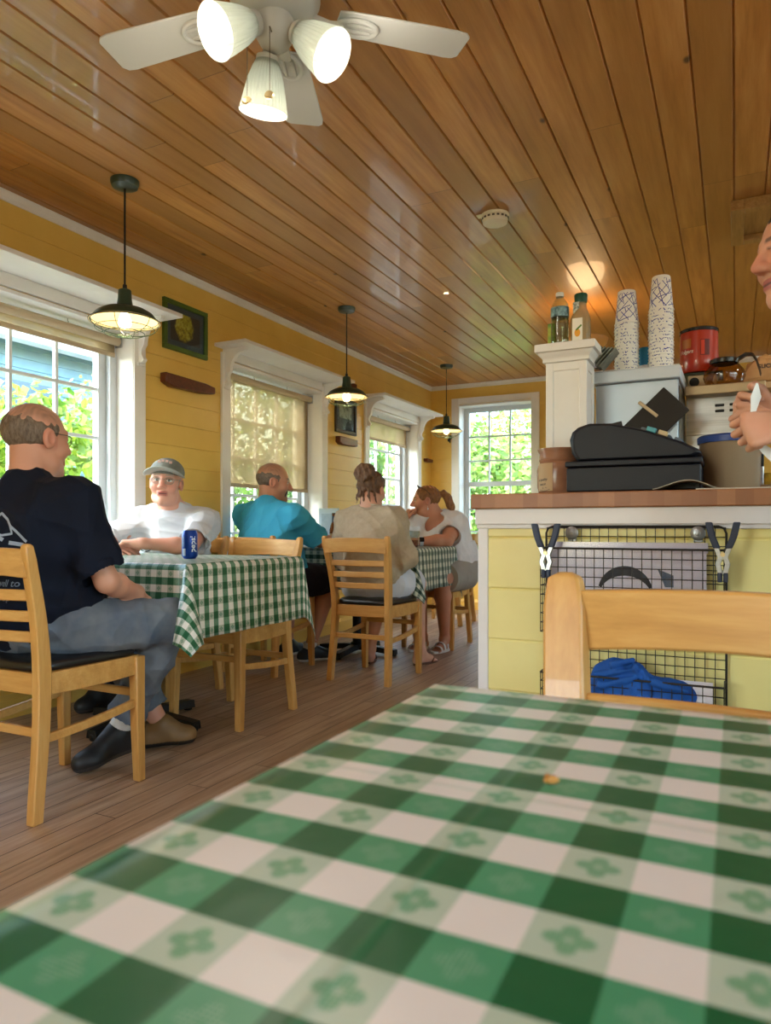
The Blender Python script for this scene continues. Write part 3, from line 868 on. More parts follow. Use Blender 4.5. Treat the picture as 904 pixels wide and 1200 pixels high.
# warm uplight standing behind the counter
bl = thing('floor_lamp', 'warm uplight floor lamp glowing behind the white column', 'lamp', (-.94, 5.06, 0))
LZ = 2.10
MB().lathe([(.0, LZ), (.06, LZ+.006), (.11, LZ+.03), (.145, LZ+.07), (.155, LZ+.10), (.150, LZ+.10), (.138, LZ+.068), (.105, LZ+.036), (.06, LZ+.014), (.0, LZ+.008)], seg=36, capped=False).build('bowl', simple('amber_bowl', '#e0a458', .4), bl)
MB().tube([(0, 0, .03), (0, 0, LZ+.004)], .011, 12).build('pole', M['brass'], bl)
MB().lathe([(.0, 0), (.13, 0), (.13, .012), (.10, .024), (.02, .034), (.0, .034)], seg=32).build('base', M['brass'], bl)
MB().ball((.0, 0, LZ+.055), .026, 14, 10).build('bulb', M['bulb_soft'], bl)
l = bpy.data.lights.new('uplight', 'POINT'); l.energy = 4; l.color = (1., .72, .38); l.shadow_soft_size = .13
lo = bpy.data.objects.new('uplight', l); COL.objects.link(lo); lo.location = (-.94, 5.06, 2.215)

# pictures and carved pieces on the yellow wall
def picture(y, z, w, h, fr, label, kind):
    r = thing('picture_frame', label, 'picture', (WX, y, z))
    mb = MB(); b = .028
    for lo, hi in (((0, -w/2, -h/2), (.022, w/2, -h/2+b)), ((0, -w/2, h/2-b), (.022, w/2, h/2)), ((0, -w/2, -h/2+b), (.022, -w/2+b, h/2-b)), ((0, w/2-b, -h/2+b), (.022, w/2, h/2-b))): mb.box(lo, hi)
    mb.build('frame', fr, r, bevel=.003)
    MB().box((.002, -w/2+b, -h/2+b), (.008, w/2-b, h/2-b)).build('mat_board', simple('slate_mat', '#4c5a68', .7) if kind == 0 else simple('charcoal_mat', '#4a4640', .7), r, smooth=False)
    t = NT('print_%d' % kind); co = t.coord(); x, yy, zz = t.xyz(co)
    if kind == 0:                                  # yellow bloom on a dark ground
        rr = t.math('SQRT', t.math('ADD', t.math('POWER', t.math('MULTIPLY', t.math('ADD', yy, .012), 1.15), 2.), t.math('POWER', t.math('SUBTRACT', zz, .012), 2.)))
        nz = t.noise(co, 28., 4., .6)
        k = t.n('MapRange', {0: t.math('ADD', rr, t.math('MULTIPLY', nz, .05)), 1: .105, 2: .122, 3: 1., 4: 0.}).outputs[0]
        fl = t.ramp(t.noise(co, 45., 3., .6), [(.35, '#8a6a10'), (.5, '#d8b428'), (.65, '#f0d860')])
        c = t.mix(k, t.mix(nz, rgb('#2c2230'), rgb('#4a3a40')), fl)
        hw, hh = w/2-b-.035, h/2-b-.035
    else:
        nz = t.noise(co, 22., 3., .6)
        c = t.mix(t.math('GREATER_THAN', zz, -.02), t.mix(nz, rgb('#5c584e'), rgb('#3f3d3a')), t.ramp(nz, [(.35, '#5a6038'), (.5, '#c9c3a6'), (.7, '#d8d2bc')]))
        hw, hh = w/2-b-.045, h/2-b-.035
    MB().box((.006, -hw, -hh), (.0095, hw, hh)).build('print', t.surf(t.pbr(c, .5)), r, smooth=False)
    MB().box((.010, -w/2+b, -h/2+b), (.0115, w/2-b, h/2-b)).build('glazing', M['glass'], r, smooth=False)
picture(3.358, 2.105, .385, .30, M['green_frame'], 'green-framed picture of a yellow bloom on the yellow wall', 0)
picture(5.353, 1.85, .36, .30, M['black_frame'], 'small black-framed picture behind the middle pendant lamp', 1)
def plaque(y0, y1, z, h, label, taper=.55, th=.05):
    r = [( (y0-y1)/2, h/2), ((y1-y0)/2*.6, h/2*.85), ((y1-y0)/2, h/2*taper), ((y1-y0)/2, -h/2*taper), ((y1-y0)/2*.5, -h/2*.9), ((y0-y1)/2*.75, -h/2), ((y0-y1)/2, -h/2*.45)]
    mb = MB(); mb.prism(r, 0, 0, th)
    o = mb.build('hanging_plaque', M['dark_brown'], bevel=.006); o.location = (WX, (y0+y1)/2, z); return tag(o, label, 'wall decoration')
plaque(3.15, 3.59, 1.765, .075, 'long dark wooden plaque below the green-framed picture')
plaque(5.19, 5.50, 1.63, .07, 'short dark wooden plaque below the black-framed picture', .8)
plaque(7.08, 7.24, 1.62, .04, 'tiny dark wooden plaque by the far corner', .8)
o = MB().add(*_sweep_raw(MB().sweep([(0, -.17, .02), (0, -.12, .045), (0, -.03, .052), (0, .05, .035), (0, .09, .03), (0, .16, .022)],
      [[(-.012, 0, -h*.6), (.012, 0, -h*.6), (.012, 0, h*.6), (-.012, 0, h*.6)] for h in (.008, .03, .045, .05, .04, .05)]))).build('hanging_bird_carving', M['dark_brown'], bevel=.006)
o.location = (WX+.02, 5.36, 2.105); tag(o, 'dark carved wooden bird on the wall above the middle pendant lamp', 'wall decoration')
o = MB(); o.tube([(0, 0, 0), (.004, 0, -.03), (-.006, 0, -.06), (.004, 0, -.085)], [.008, .016, .013, .006], 8); o.ball((.012, 0, -.03), (.014, .006, .02), 10, 8); o.ball((-.014, 0, -.055), (.014, .006, .018), 10, 8)
o = o.build('hanging_ornament', M['black_iron']); o.location = (-2.80, 7.255, 1.90); tag(o, 'small black hanging ornament on the far window casing below the last pendant', 'ornament')
# ------------------------------------------------------------------ text helper
def text_mesh(body, size, extrude=.0004, shear=0., bold=0.):
    cu = bpy.data.curves.new('lettering', 'FONT'); cu.body = body; cu.size = size
    cu.align_x = 'CENTER'; cu.align_y = 'CENTER'; cu.extrude = extrude; cu.shear = shear; cu.offset = bold; cu.resolution_u = 4
    ob = bpy.data.objects.new('lettering', cu); COL.objects.link(ob)
    dg = bpy.context.evaluated_depsgraph_get()
    me = bpy.data.meshes.new_from_object(ob.evaluated_get(dg))
    vs = [tuple(v.co) for v in me.vertices]; fs = [tuple(p.vertices) for p in me.polygons]
    bpy.data.objects.remove(ob); bpy.data.meshes.remove(me); bpy.data.curves.remove(cu)
    return vs, fs

# ------------------------------------------------------------------ counter
CT = .996
ctr = thing('counter', 'pale yellow panelled counter with white trim, wire rack on its front', 'counter', (.6, 2.7, 0))
def rel(o, root):
    o.matrix_parent_inverse = Matrix.Translation(-root.location); return o
mb = MB(); z = .04 - .163
prev = 0.
gz = [.0, .043, .206, .369, .532, .695, .858, .90]
for a, b in zip(gz, gz[1:]):
    g = .005
    mb.prism([(2.215, a), (2.198, a), (2.194, a+g), (2.194, b-g), (2.198, b), (2.215, b)], 0, -.715, 1.95)
mb.box((-.742, 2.215, 0), (1.95, 3.30, .90))
rel(mb.build('panel', M['pale_yellow'], ctr, smooth=False), ctr)
mb = MB(); mb.box((-.747, 2.186, 0), (-.714, 2.26, .90)); rel(mb.build('corner_post', M['white_counter'], ctr, bevel=.003), ctr)
mb = MB(); mb.box((-.752, 2.172, .899), (1.96, 3.31, .949)); mb.box((-.75, 2.18, .886), (1.955, 3.30, .9)); rel(mb.build('apron', M['white_counter'], ctr, bevel=.003), ctr)
mb = MB(); mb.box((-.763, 2.160, .949), (2.0, 3.34, CT))
tag(mb.build('countertop', M['butcher'], bevel=.004), 'thick brown butcher-block countertop over the yellow panels', 'countertop')

# column on the counter
col = thing('column', 'white panelled square column with a moulded cap, standing on the countertop', 'column', (-.542, 2.625, CT))
w = .073
mb = MB(); mb.box((-w+.006, -w+.006, 0), (w-.006, w-.006, .50))
for sx in (-1, 1):
    for sy in (-1, 1): mb.box((sx*w, sy*w, 0), (sx*(w-.028), sy*(w-.028), .50))
for zc in (.0, .455): 
    for q in ((-w+.002, -w+.0012, zc, w-.002, -w+.01), (-w+.002, w-.01, zc, w-.002, w-.0012)): mb.box((q[0], q[1], zc), (q[3], q[4], zc+.045))
    for q in ((-w+.0012, -w+.002, -w+.01, w-.002), (w-.01, -w+.002, w-.0012, w-.002)): mb.box((q[0], q[1], zc), (q[2], q[3], zc+.045))
mb.build('shaft', M['white'], col, bevel=.003)
def sqring(prof):
    m_ = MB(); vs = []; fs = []
    for r, z in prof:
        vs += [(-r, -r, z), (r, -r, z), (r, r, z), (-r, r, z)]
    for i in range(len(prof)-1):
        for k in range(4): fs.append((i*4+k, i*4+(k+1) % 4, (i+1)*4+(k+1) % 4, (i+1)*4+k))
    fs += [(3, 2, 1, 0), tuple((len(prof)-1)*4+k for k in range(4))]
    return m_.add(vs, fs)
sqring([(.074, .485), (.082, .487), (.082, .497), (.086, .505), (.094, .513), (.096, .52), (.106, .522), (.106, .548), (.10, .551)]).build('cap', M['white'], col, ang=30)
CAPZ = CT+.551

def bottle_mat():
    t = NT('bottle_water'); return None
wb = thing('water_bottle', 'clear plastic water bottle with a dark label band on top of the white column', 'bottle', (-.578, 2.615, CAPZ))
bp = [(.0, .002), (.028, .0), (.032, .006), (.0325, .03)]
for k in range(7):
    z = .035+k*.0105; bp += [(.0325, z), (.031, z+.005)]
bp += [(.0325, .112), (.0325, .145), (.031, .155), (.022, .173), (.0135, .182), (.0125, .190)]
MB().lathe(bp, seg=28, capped=False).build('bottle_body', M['clear'], wb)
MB().lathe([(.0325, .112), (.0332, .113), (.0332, .146), (.0325, .147)], seg=28, capped=False).build('label_band', simple('teal_black_label', '#0f2a33', .4, 0., '#8fb8c0', 60.), wb)
MB().lathe([(.0, .203), (.014, .203), (.0148, .201), (.0148, .188), (.0, .188)], seg=24).build('bottle_cap', simple('clear_white_cap', '#dcdcd6', .4), wb)
MB().lathe([(.0, .004), (.026, .004), (.030, .008), (.0305, .105), (.0, .105)], seg=24).build('water', glassy('water_clear', (232, 238, 232), 1.2), wb)
jb = thing('juice_bottle', 'square pale lemonade bottle with a dark green cap on the column', 'bottle', (-.505, 2.63, CAPZ))
jp = [(.0, 0), (.030, .0), (.033, .006), (.033, .10), (.030, .118), (.0205, .14), (.019, .160)]
jb_m = MB(); N = 32; vs = []; fs = []
for r, z in jp:
    for k in range(N):
        a = 2*PI*k/N; c, s2 = math.cos(a), math.sin(a); e = .45 if z < .11 else 1.
        vs.append((r*abs(c)**e*np.sign(c), r*abs(s2)**e*np.sign(s2), z))
for i in range(len(jp)-1):
    for k in range(N): fs.append((i*N+k, i*N+(k+1) % N, (i+1)*N+(k+1) % N, (i+1)*N+k))
jb_m.add(vs, fs)
t = NT('lemonade'); tr = t.n('BsdfTransparent', {0: rgb('#d9c79a')}).outputs[0]; pf = t.pbr(rgb('#cfbf98'), .12)
M['lemonade'] = t.surf(t.n('MixShader', {0: .45, 1: tr, 2: pf}).outputs[0])
jb_m.build('bottle_body', M['lemonade'], jb)
MB().lathe([(.0, .192), (.022, .192), (.024, .188), (.022, .160), (.0, .160)], seg=28).build('bottle_cap', simple('dark_green_cap', '#0f4634', .35), jb)
MB().box((-.024, -.0345, .012), (.012, -.033, .098)).build('front_label', simple('cream_label', '#f2efe2', .5), jb, bevel=.001)
MB().ball((-.006, -.0342, .045), (.011, .0012, .015), 14, 10).build('mango_print', simple('mango_orange', '#f0a81e', .5), jb)
MB().obox((-.001, -.0346, .063), (.026, .0012, .006), (nrm((1, 0, .9)), V(0, 1, 0), nrm((-.9, 0, 1)))).build('leaf_print', simple('leaf_green', '#4c7a24', .5), jb)
MB().box((-.024, -.0222, .120), (-.002, -.0205, .160)).build('neck_label', simple('neck_label_green', '#1a4a3a', .5, 0., '#d8e0d8', 120.), jb)
# green carton sliver behind the water bottle
tag(MB().box((-.013, -.012, 0), (.013, .012, .105)).build('drink_carton', simple('green_carton', '#2f8a2a', .5, 0., '#e8d52a', 14.), bevel=.002), 'small green and yellow carton behind the water bottle on the column', 'carton').location = (-.618, 2.66, CAPZ)

# bundle of folded paper menus wedged at the column
mn = thing('menu_bundle', 'bundle of folded grey paper menus leaning beside the white column', 'menus', (-.435, 2.70, 1.475))
for k in range(5):
    q = -.45+.1*k*.5
    ax = (nrm((math.cos(.9+q*.3), 0, math.sin(.9+q*.3))), V(0, 1, 0), nrm((-math.sin(.9+q*.3), 0, math.cos(.9+q*.3))))
    MB().obox((-.03+k*.012, -.01+.004*k, .042-.002*k), (.085, .09, .006), ax).build('menu', simple('menu_grey', '#8c8a7c', .7, 0., '#5f625a', 30.), mn, bevel=.002)

# steel cabinet with a tray top, dark board pegged on
ib = thing('steel_cabinet', 'brushed steel cabinet with a tray top, carrying the two cup stacks', 'cabinet', (-.33, 2.95, CT))
MB().box((-.145, -.19, 0), (.145, .19, .432)).build('body', M['steel_flat'], ib, bevel=.004)
MB().box((-.158, -.215, .432), (.155, .2, .478)).build('tray_top', simple('white_enamel_tray', '#ccd3dc', .35), ib, bevel=.005)
MB().obox((-.068, -.192, .262), (.045, .004, .05), (nrm((1, 0, .2)), V(0, 1, 0), nrm((-.2, 0, 1)))).build('latch_plate', M['black_iron'], ib, bevel=.002)
MB().box((.1462, -.17, .02), (.149, .17, .41)).build('side_panel', simple('dark_steel_side', '#6a655c', .35, .8), ib, bevel=.002)
MB().tube([(-.152, -.195, .03), (-.152, -.195, .40)], .004, 8).build('hinge_rod', M['chain'], ib)
cb = thing('dark_board', 'tilted dark board pegged to the front of the steel cabinet', 'board', (-.265, 2.742, 1.28))
ax = (nrm((.72, 0, .69)), V(0, 1, 0), nrm((-.69, 0, .72)))
MB().obox((0, 0, 0), (.21, .006, .125), ax).build('board', simple('dark_brown_board', '#21170f', .7), cb, bevel=.003)
MB().obox((-.02, -.008, .04), (.085, .008, .012), (nrm((.75, 0, -.66)), V(0, 1, 0), nrm((.66, 0, .75)))).build('clothes_peg', simple('pale_peg_wood', '#cdb08a', .6), cb, bevel=.002)

# paper cups: each nested upside down over the one below
t = NT('cup_print'); co = t.coord(); x, y, z = t.xyz(co)
an = t.math('MULTIPLY', t.math('ARCTAN2', y, x), .04)
oi = t.n('ObjectInfo').outputs['Random']
p2 = t.comb(t.math('ADD', an, t.math('MULTIPLY', oi, .11)), z, oi)
def lines(rot, sc, w, seed):
    mp = t.n('Mapping', {0: p2, 1: (seed, seed*.7, 0), 2: (0, 0, rot), 3: (1., 1., 1.)}).outputs[0]
    a, b, _ = t.xyz(mp)
    f = t.math('ABSOLUTE', t.math('SUBTRACT', t.math('FRACT', t.math('MULTIPLY', a, sc)), .5))
    ln = t.math('LESS_THAN', f, w)
    ms = t.math('GREATER_THAN', t.noise(mp, 28., 1., .5), .43)
    return t.math('MULTIPLY', ln, ms)
pat = t.math('MAXIMUM', t.math('MAXIMUM', lines(.75, 42., .05, .013), lines(-.7, 38., .05, .21)), t.math('MAXIMUM', lines(1.25, 24., .034, .4), lines(-.25, 26., .034, .63)))
zone = t.math('MULTIPLY', t.math('GREATER_THAN', z, .008), t.math('LESS_THAN', z, .116))
M['cup'] = t.surf(t.pbr(t.mix(t.math('MULTIPLY', pat, zone), rgb('#efece6'), rgb('#1c2f96')), .45))
cup = MB()
cup.lathe([(.0305, .128), (.0315, .128), (.033, .126), (.0435, .004), (.0458, .0035), (.0466, .0015), (.0455, -.0005), (.0432, .0), (.0425, .004), (.0318, .123), (.0, .123)], seg=36, capped=False)
c0 = cup.build('paper_cup', M['cup'])
def stack(x, y, z, n, pitch, label, first):
    for k in range(n):
        o = c0 if (first and k == 0) else copy_tree(c0)
        o.location = (x+.0009*math.sin(k*1.7), y+.0009*math.cos(k*2.1), z+k*pitch+.0006); o.rotation_euler = (0, 0, k*1.93)
        tag(o, label, 'paper cup', 'cups in the ' + ('left' if first else 'right') + ' stack')
TT = CT+.478
stack(-.376, 2.86, TT, 17, .0122, 'white paper cup with blue lines in the shorter upside-down stack beside the menus', True)
stack(-.252, 2.86, TT, 20, .0122, 'white paper cup with blue lines in the taller upside-down stack beside the red tub', False)
dc = thing('drink_can', 'slim blue can standing between the two cup stacks', 'can', (-.318, 2.95, TT))
MB().lathe([(.0, 0), (.024, .0), (.0265, .006), (.0265, .108), (.022, .118), (.022, .121), (.0, .119)], seg=28).build('can_body', simple('blue_can_paint', '#2f86b8', .3, .3), dc)
MB().lathe([(.0267, .02), (.0267, .05)], seg=28, capped=False).build('white_band', simple('can_band', '#d8dde6', .4), dc)

# brewer with carafe, tub
br = thing('coffee_brewer', 'stainless coffee brewer behind the cash register, glass carafe on its warmer', 'coffee maker', (-.06, 3.05, CT))
MB().box((-.113, -.05, 0), (.155, .17, .43)).build('body', M['steel'], br, bevel=.004)
MB().box((-.113, -.12, .395), (.16, .17, .432)).build('warmer_deck', simple('tan_steel_deck', '#b09a78', .4, .5), br, bevel=.004)
mb = MB()
for k in range(3):
    for j in range(2):
        mb.box((.02+k*.05-.03, -.055, .335+j*.022), (.052+k*.05-.03, -.049, .345+j*.022))
mb.build('vent_slots', M['black_iron'], br, bevel=.002)
MB().box((-.113, -.075, 0), (.155, -.05, .25)).build('lower_splash', M['steel'], br, bevel=.003)
MB().box((-.05, -.079, .12), (.155, -.073, .20)).build('recess_shade', M['black_iron'], br, bevel=.002)  # flat black plate, the shade of a recess put into its colour
gb = thing('coffee_grinder', 'small beige steel box under the red coffee tub', 'grinder', (-.125, 3.13, CT+.432))
MB().box((-.044, -.085, 0), (.06, .085, .062)).build('box_body', simple('beige_box', '#c4b294', .45, .2), gb, bevel=.004)
MB().lathe([(.0, 0), (.018, .0), (.018, .006), (.0, .006)], (-.020, -.085, .034), 20, (0, -1, 0)).build('dial', M['black_iron'], gb)
MB().box((-.078, -.09, .062), (.082, .09, .072)).build('tray', simple('dark_green_tray', '#26321f', .5), gb, bevel=.002)
tub = thing('coffee_tub', 'red plastic coffee tub with a moulded grip and black lid', 'tub', (-.130, 3.09, CT+.505))
tp = [(.0, 0), (.066, .0), (.071, .008), (.0715, .05), (.0700, .14), (.0695, .163)]
MB().lathe(tp, seg=48, capped=False).build('tub_body', M['red_can'], tub)
MB().lathe([(.0, .176), (.066, .176), (.0725, .172), (.0725, .160), (.069, .160)], seg=48, capped=False).build('lid', M['black_gloss'], tub)
def on_cyl(vs, r, a0):                              # wrap flat (x, y) lettering round a cylinder of radius r
    return [(( r+v[2])*math.cos(a0+v[0]/r), (r+v[2])*math.sin(a0+v[0]/r), v[1]) for v in vs]
def patch(w, h, r, a0, z0, n=10):
    vs = []; fs = []
    for i in range(n+1):
        for q in (0, 1): vs.append((-w/2+w*i/n, z0-h/2+h*q, .0))
    for i in range(n): fs.append((2*i, 2*i+2, 2*i+3, 2*i+1))
    return on_cyl(vs, r, a0), fs
A0 = math.radians(-90+20)
MB().add(*patch(.034, .062, .0722, A0, .092)).build('grip_shade', simple('red_recess_shade', '#5e0f08', .5), tub)  # flat patch, shade of the moulded grip painted in darker red
MB().add(*patch(.013, .056, .0730, A0-.12, .092)).build('grip_bar', simple('lit_red_grip', '#cf3a18', .35), tub)  # flat bar, lit edge of the grip painted in brighter red
A1 = math.radians(-90-38)
MB().add(*patch(.042, .036, .0722, A1, .112)).build('label_patch', simple('amber_label', '#b8661e', .4), tub)
vs, fs = text_mesh('Folgers', .020, .0003, .25, .0004); MB().add(on_cyl([(a, b+.080, c) for a, b, c in vs], .0726, A1), fs).build('lettering', simple('cream_ink', '#e8c9b8', .5), tub, smooth=False)
cf = thing('coffee_carafe', 'round glass coffee carafe with a black collar and handle', 'carafe', (-.038, 2.985, CT+.434))
cp = [(.0, .002), (.052, .0), (.066, .008), (.074, .03), (.070, .052), (.052, .075), (.047, .082)]
t = NT('smoky_glass'); tr = t.n('BsdfTransparent', {0: rgb('#d3b382')}).outputs[0]; gl = t.n('BsdfGlossy', {'Roughness': .05}).outputs[0]
M['smoky'] = t.surf(t.n('MixShader', {0: fresnel(t, 1., .08), 1: tr, 2: gl}).outputs[0])
MB().lathe(cp, seg=36, capped=False).build('glass_bowl', M['smoky'], cf)
MB().lathe([(.047, .080), (.050, .082), (.052, .095), (.044, .100), (.0, .102)], seg=32, capped=False).build('collar_lid', M['black_gloss'], cf)
hp = [(.045, 0, .092), (.075, 0, .110), (.095, 0, .108), (.108, 0, .085), (.118, 0, .050), (.122, 0, .030)]
MB().sweep(hp, [[(-.002, -.009, -.006), (.002, .009, -.006), (.004, .009, .006), (-.004, -.009, .006)]]*6).build('handle', M['black_gloss'], cf, bevel=.002)
# shelf rack with a bread bag behind
rk = thing('shelf_rack', 'narrow wooden shelf behind the coffee maker, paper bag on it', 'shelf', (.40, 3.2, CT))
MB().box((-.30, -.07, .435), (.45, .1, .462)).build('shelf_board', simple('tan_shelf', '#c9a67a', .5), rk, bevel=.003)
for q in (-.12, .42): MB().box((q, .04, 0), (q+.03, .09, .435)).build('upright', simple('tan_shelf', '#c9a67a', .5), rk, bevel=.003)
bg = thing('paper_bag', 'tan paper bag lying on the shelf behind the carafe handle', 'bag', (.175, 3.2, CT+.463))
mb = MB(); nx, ny = 14, 10; vs = []; fs = []
for i in range(nx+1):
    for k in range(16):
        a = 2*PI*k/16; u = -1+2*i/nx
        h = .052*(1-abs(u)**4)**.5*(1+.12*math.sin(i*2.1+k*1.3)) + .004
        e = .6; c, s2 = math.cos(a), math.sin(a)
        vs.append((u*.155, .058*abs(c)**e*np.sign(c)*(.9+.1*(1-abs(u))), h + h*abs(s2)**e*np.sign(s2)))
for i in range(nx):
    for k in range(16): fs.append((i*16+k, i*16+(k+1) % 16, (i+1)*16+(k+1) % 16, (i+1)*16+k))
mb.add(vs, fs); mb.build('bag_body', simple('kraft_paper', '#dba872', .6, 0., '#c89560', 12., None, .3), bg, ang=25)
vs, fs = text_mesh('SLICED', .022, .0003, 0, .0005)
MB().add([(a-.06, -.0585-c, b+.062) for a, b, c in vs], fs).build('lettering', M['print_dark'], bg, smooth=False)

# cash drawer and register
cdw = thing('cash_box', 'wide flat slate-black cash drawer on the counter front', 'cash drawer', (-.286, 2.44, CT))
MB().box((-.195, -.17, .006), (.195, .19, .082)).build('drawer_case', M['black_plastic'], cdw, bevel=.004)
MB().box((-.199, -.176, .084), (.199, .194, .102)).build('top_plate', M['black_plastic'], cdw, bevel=.004)
mb = MB()
for a in (-.16, .16):
    for b in (-.14, .16): mb.lathe([(.014, 0), (.014, .007)], (a, b, 0), 12)
mb.build('rubber_foot', M['black_gloss'], cdw)
cr = thing('cash_register', 'black cash register with a sloping keyboard, sitting on the cash drawer', 'cash register', (-.286, 2.44, CT+.102))
prof = [(-.166, .0), (-.184, .025), (-.190, .068), (-.182, .092), (-.165, .106), (-.128, .117), (-.064, .113), (.024, .091), (.144, .046), (.188, .022), (.198, .010), (.180, .0)]
mb = MB(); k = len(prof); ys = [(-.165, .92), (-.155, .985), (-.14, 1.), (.14, 1.), (.155, .985), (.165, .92)]
vs = []; fs = []
for yv, sc in ys:
    for a, b in prof: vs.append((a*sc, yv, .003+b*sc + (1-sc)*.03))
for i in range(len(ys)-1):
    for j in range(k): fs.append((i*k+j, i*k+(j+1) % k, (i+1)*k+(j+1) % k, (i+1)*k+j))
fs += [tuple(range(k)), tuple(range((len(ys)-1)*k, len(ys)*k))]
mb.add(vs, fs); mb.build('terminal_body', M['black_plastic'], cr, bevel=.003, ang=28)
mb = MB()
for i in range(4):
    for j in range(7):
        x = .035+i*.032; z = .093-(x-.024)*.375
        mb.obox((x, -.12+j*.038, z+.004), (.022, .026, .012), (nrm((1, 0, -.37)), V(0, 1, 0), nrm((.37, 0, 1))), 0)
mb.build('key_block', simple('register_keys', '#5c6672', .5), cr, bevel=.002)
for x, m_, nm in ((.042, simple('aqua_key', '#56a8b8', .5), 'aqua_key'), (.075, simple('cream_key', '#cbb68c', .5), 'cream_key')):
    z = .093-(x-.024)*.375
    MB().obox((x+.015, -.145, z+.003), (.028, .02, .014), (nrm((1, 0, -.37)), V(0, 1, 0), nrm((.37, 0, 1)))).build(nm, m_, cr, bevel=.002)
rp = MB(); rp.sweep([(-.13, 0, .122), (-.10, 0, .128), (-.07, 0, .126)], [[(0, -.05, -.006), (0, .05, -.006), (0, .05, .004), (0, -.05, .004)]]*3)
rp.build('printer_cover', M['black_gloss'], cr, bevel=.003)

# stoneware jar with a handwritten card
jr = thing('stoneware_jar', 'brown glazed stoneware jar with a handwritten card, left of the cash drawer', 'jar', (-.532, 2.40, CT))
MB().lathe([(.0, 0), (.062, .0), (.068, .006), (.073, .03), (.074, .085), (.070, .104), (.064, .112), (.066, .116), (.067, .120), (.064, .123), (.066, .140), (.072, .154), (.0715, .157), (.066, .155), (.060, .14), (.060, .11), (.066, .08), (.064, .01), (.0, .008)], seg=44, capped=False).build(
    'jar_body', simple('brown_glaze', '#8a5f49', .25, 0., '#a87a60', 6., (1., 1., 3.)), jr)
card = MB(); card.add(*patch(.062, .092, .0752, math.radians(-118), .060, 12)); ca = card.build('card', simple('kraft_card', '#b89a74', .7), jr)
for txt, zz, sz in (('a quality', .052, .0125), ('sauce', .037, .0125)):
    vs, fs = text_mesh(txt, sz, .0002, .3, .0001); MB().add(on_cyl([(a*.95-.008, b+zz+.04*a, c) for a, b, c in vs], .0756, math.radians(-118)), fs).build('handwriting', M['print_dark'], ca, smooth=False)
def scrib(pts, r=.0006):
    return MB().tube(on_cyl([(a, b, 0) for a, b in pts], .0756, math.radians(-118)), r, 5)
sc_ = scrib([(-.022+.044*i/14, .020-.006*math.sin(PI*i/14)) for i in range(15)]); sc_.add(*_sweep_raw(scrib([(-.006, .027), (-.005, .021)]))); sc_.add(*_sweep_raw(scrib([(.004, .026), (.010, .024)])))
sc_.build('pen_marks', M['print_dark'], ca)
tag(MB().box((-.05, -.025, 0), (.05, .025, .003)).build('paper_slip', M['paper'], bevel=.0005), 'white paper slip on the counter edge in front of the brown jar', 'paper').location = (-.575, 2.30, CT)

# tub with the blue lid
bk = thing('storage_bucket', 'translucent tan storage bucket with a blue lid, right of the cash register', 'bucket', (-.015, 2.50, CT))
mb = MB(); mb.lathe([(.0, .0), (.078, .0), (.083, .008), (.090, .165), (.091, .168)], seg=44, capped=False)
t = NT('cloudy_plastic'); M['cloudy'] = t.surf(t.n('MixShader', {0: .35, 1: t.pbr(rgb('#ad9577'), .4), 2: t.n('BsdfTranslucent', {0: rgb('#b9a083')}).outputs[0]}).outputs[0])
mb.build('bucket_body', M['cloudy'], bk)
MB().lathe([(.088, .160), (.0955, .160), (.0965, .178), (.090, .184), (.05, .186), (.0, .186)], seg=44, capped=False).build('lid', simple('blue_lid', '#1f3f86', .4), bk)
MB().tube([(.088, -.01, .02), (.115, -.03, .02), (.128, -.03, .06), (.125, -.03, .11), (.09, -.01, .13)], .007, 8).build('handle', M['cloudy'], bk)
tag(MB().box((-.03, -.02, 0), (.03, .02, .075)).build('snack_packet', simple('yellow_black_pack', '#d8a81c', .5, 0., '#1c1812', 22.), bevel=.004), 'yellow and black packet behind the bucket handle', 'packet').location = (.115, 2.68, CT)
tag(MB().box((-.05, -.035, 0), (.05, .035, .13)).build('cardboard_carton', simple('tan_carton', '#c9a672', .6), bevel=.003), 'plain tan carton behind the cash register, beside the bucket', 'carton').location = (-.14, 2.80, CT)

# magazine curling open on the counter edge
mg = thing('magazine', 'folded magazine with a curled page on the counter, below the bucket', 'magazine', (-.06, 2.23, CT))
mb = MB(); mb.box((-.04, -.055, 0), (.17, .06, .004)); mb.build('pages', simple('magazine_paper', '#cfcabb', .55), mg, bevel=.0008)
pts = []; 
for i in range(13):
    q = i/12; pts.append((-.155+.17*q, 0, .004+.034*math.sin(PI*min(1, q*1.02))**1.2*(.4+.6*q)))
MB().sweep(pts, [[(0, -.055, -.0012), (0, .055, -.0012), (0, .055, .0012), (0, -.055, .0012)]]*13).build('curled_page', simple('magazine_cover', '#b9b09a', .45, 0., '#8a8678', 16.), mg, ang=60)

# ------------------------------------------------------------------ wire rack on the counter front
wr = thing('wire_rack', 'dark wire wall rack with two baskets on the yellow counter front', 'wire rack', (-.272, 2.186, .893))
def grid(mb, P, u0, u1, v0, v1, su, sv, r=.0014):
    nu, nv = max(1, round((u1-u0)/su)), max(1, round((v1-v0)/sv))
    for i in range(nu+1): mb.tube([P(u0+(u1-u0)*i/nu, v0), P(u0+(u1-u0)*i/nu, v1)], r, 5)
    for j in range(nv+1): mb.tube([P(u0, v0+(v1-v0)*j/nv), P(u1, v0+(v1-v0)*j/nv)], r, 5)
bk_ = MB(); grid(bk_, lambda u, v: (u, -.012, v), -.248, .248, -.66, -.004, .0265, .0265)
c = .02; loop = [(-.25, -.012, -.66), (-.25, -.012, -c), (-.244, -.012, -.006), (-.25+c, -.012, 0), (.25-c, -.012, 0), (.244, -.012, -.006), (.25, -.012, -c), (.25, -.012, -.66)]
bk_.tube(loop, .0032, 8, closed=True); bk_.build('back_grid', M['dark_metal'], wr)
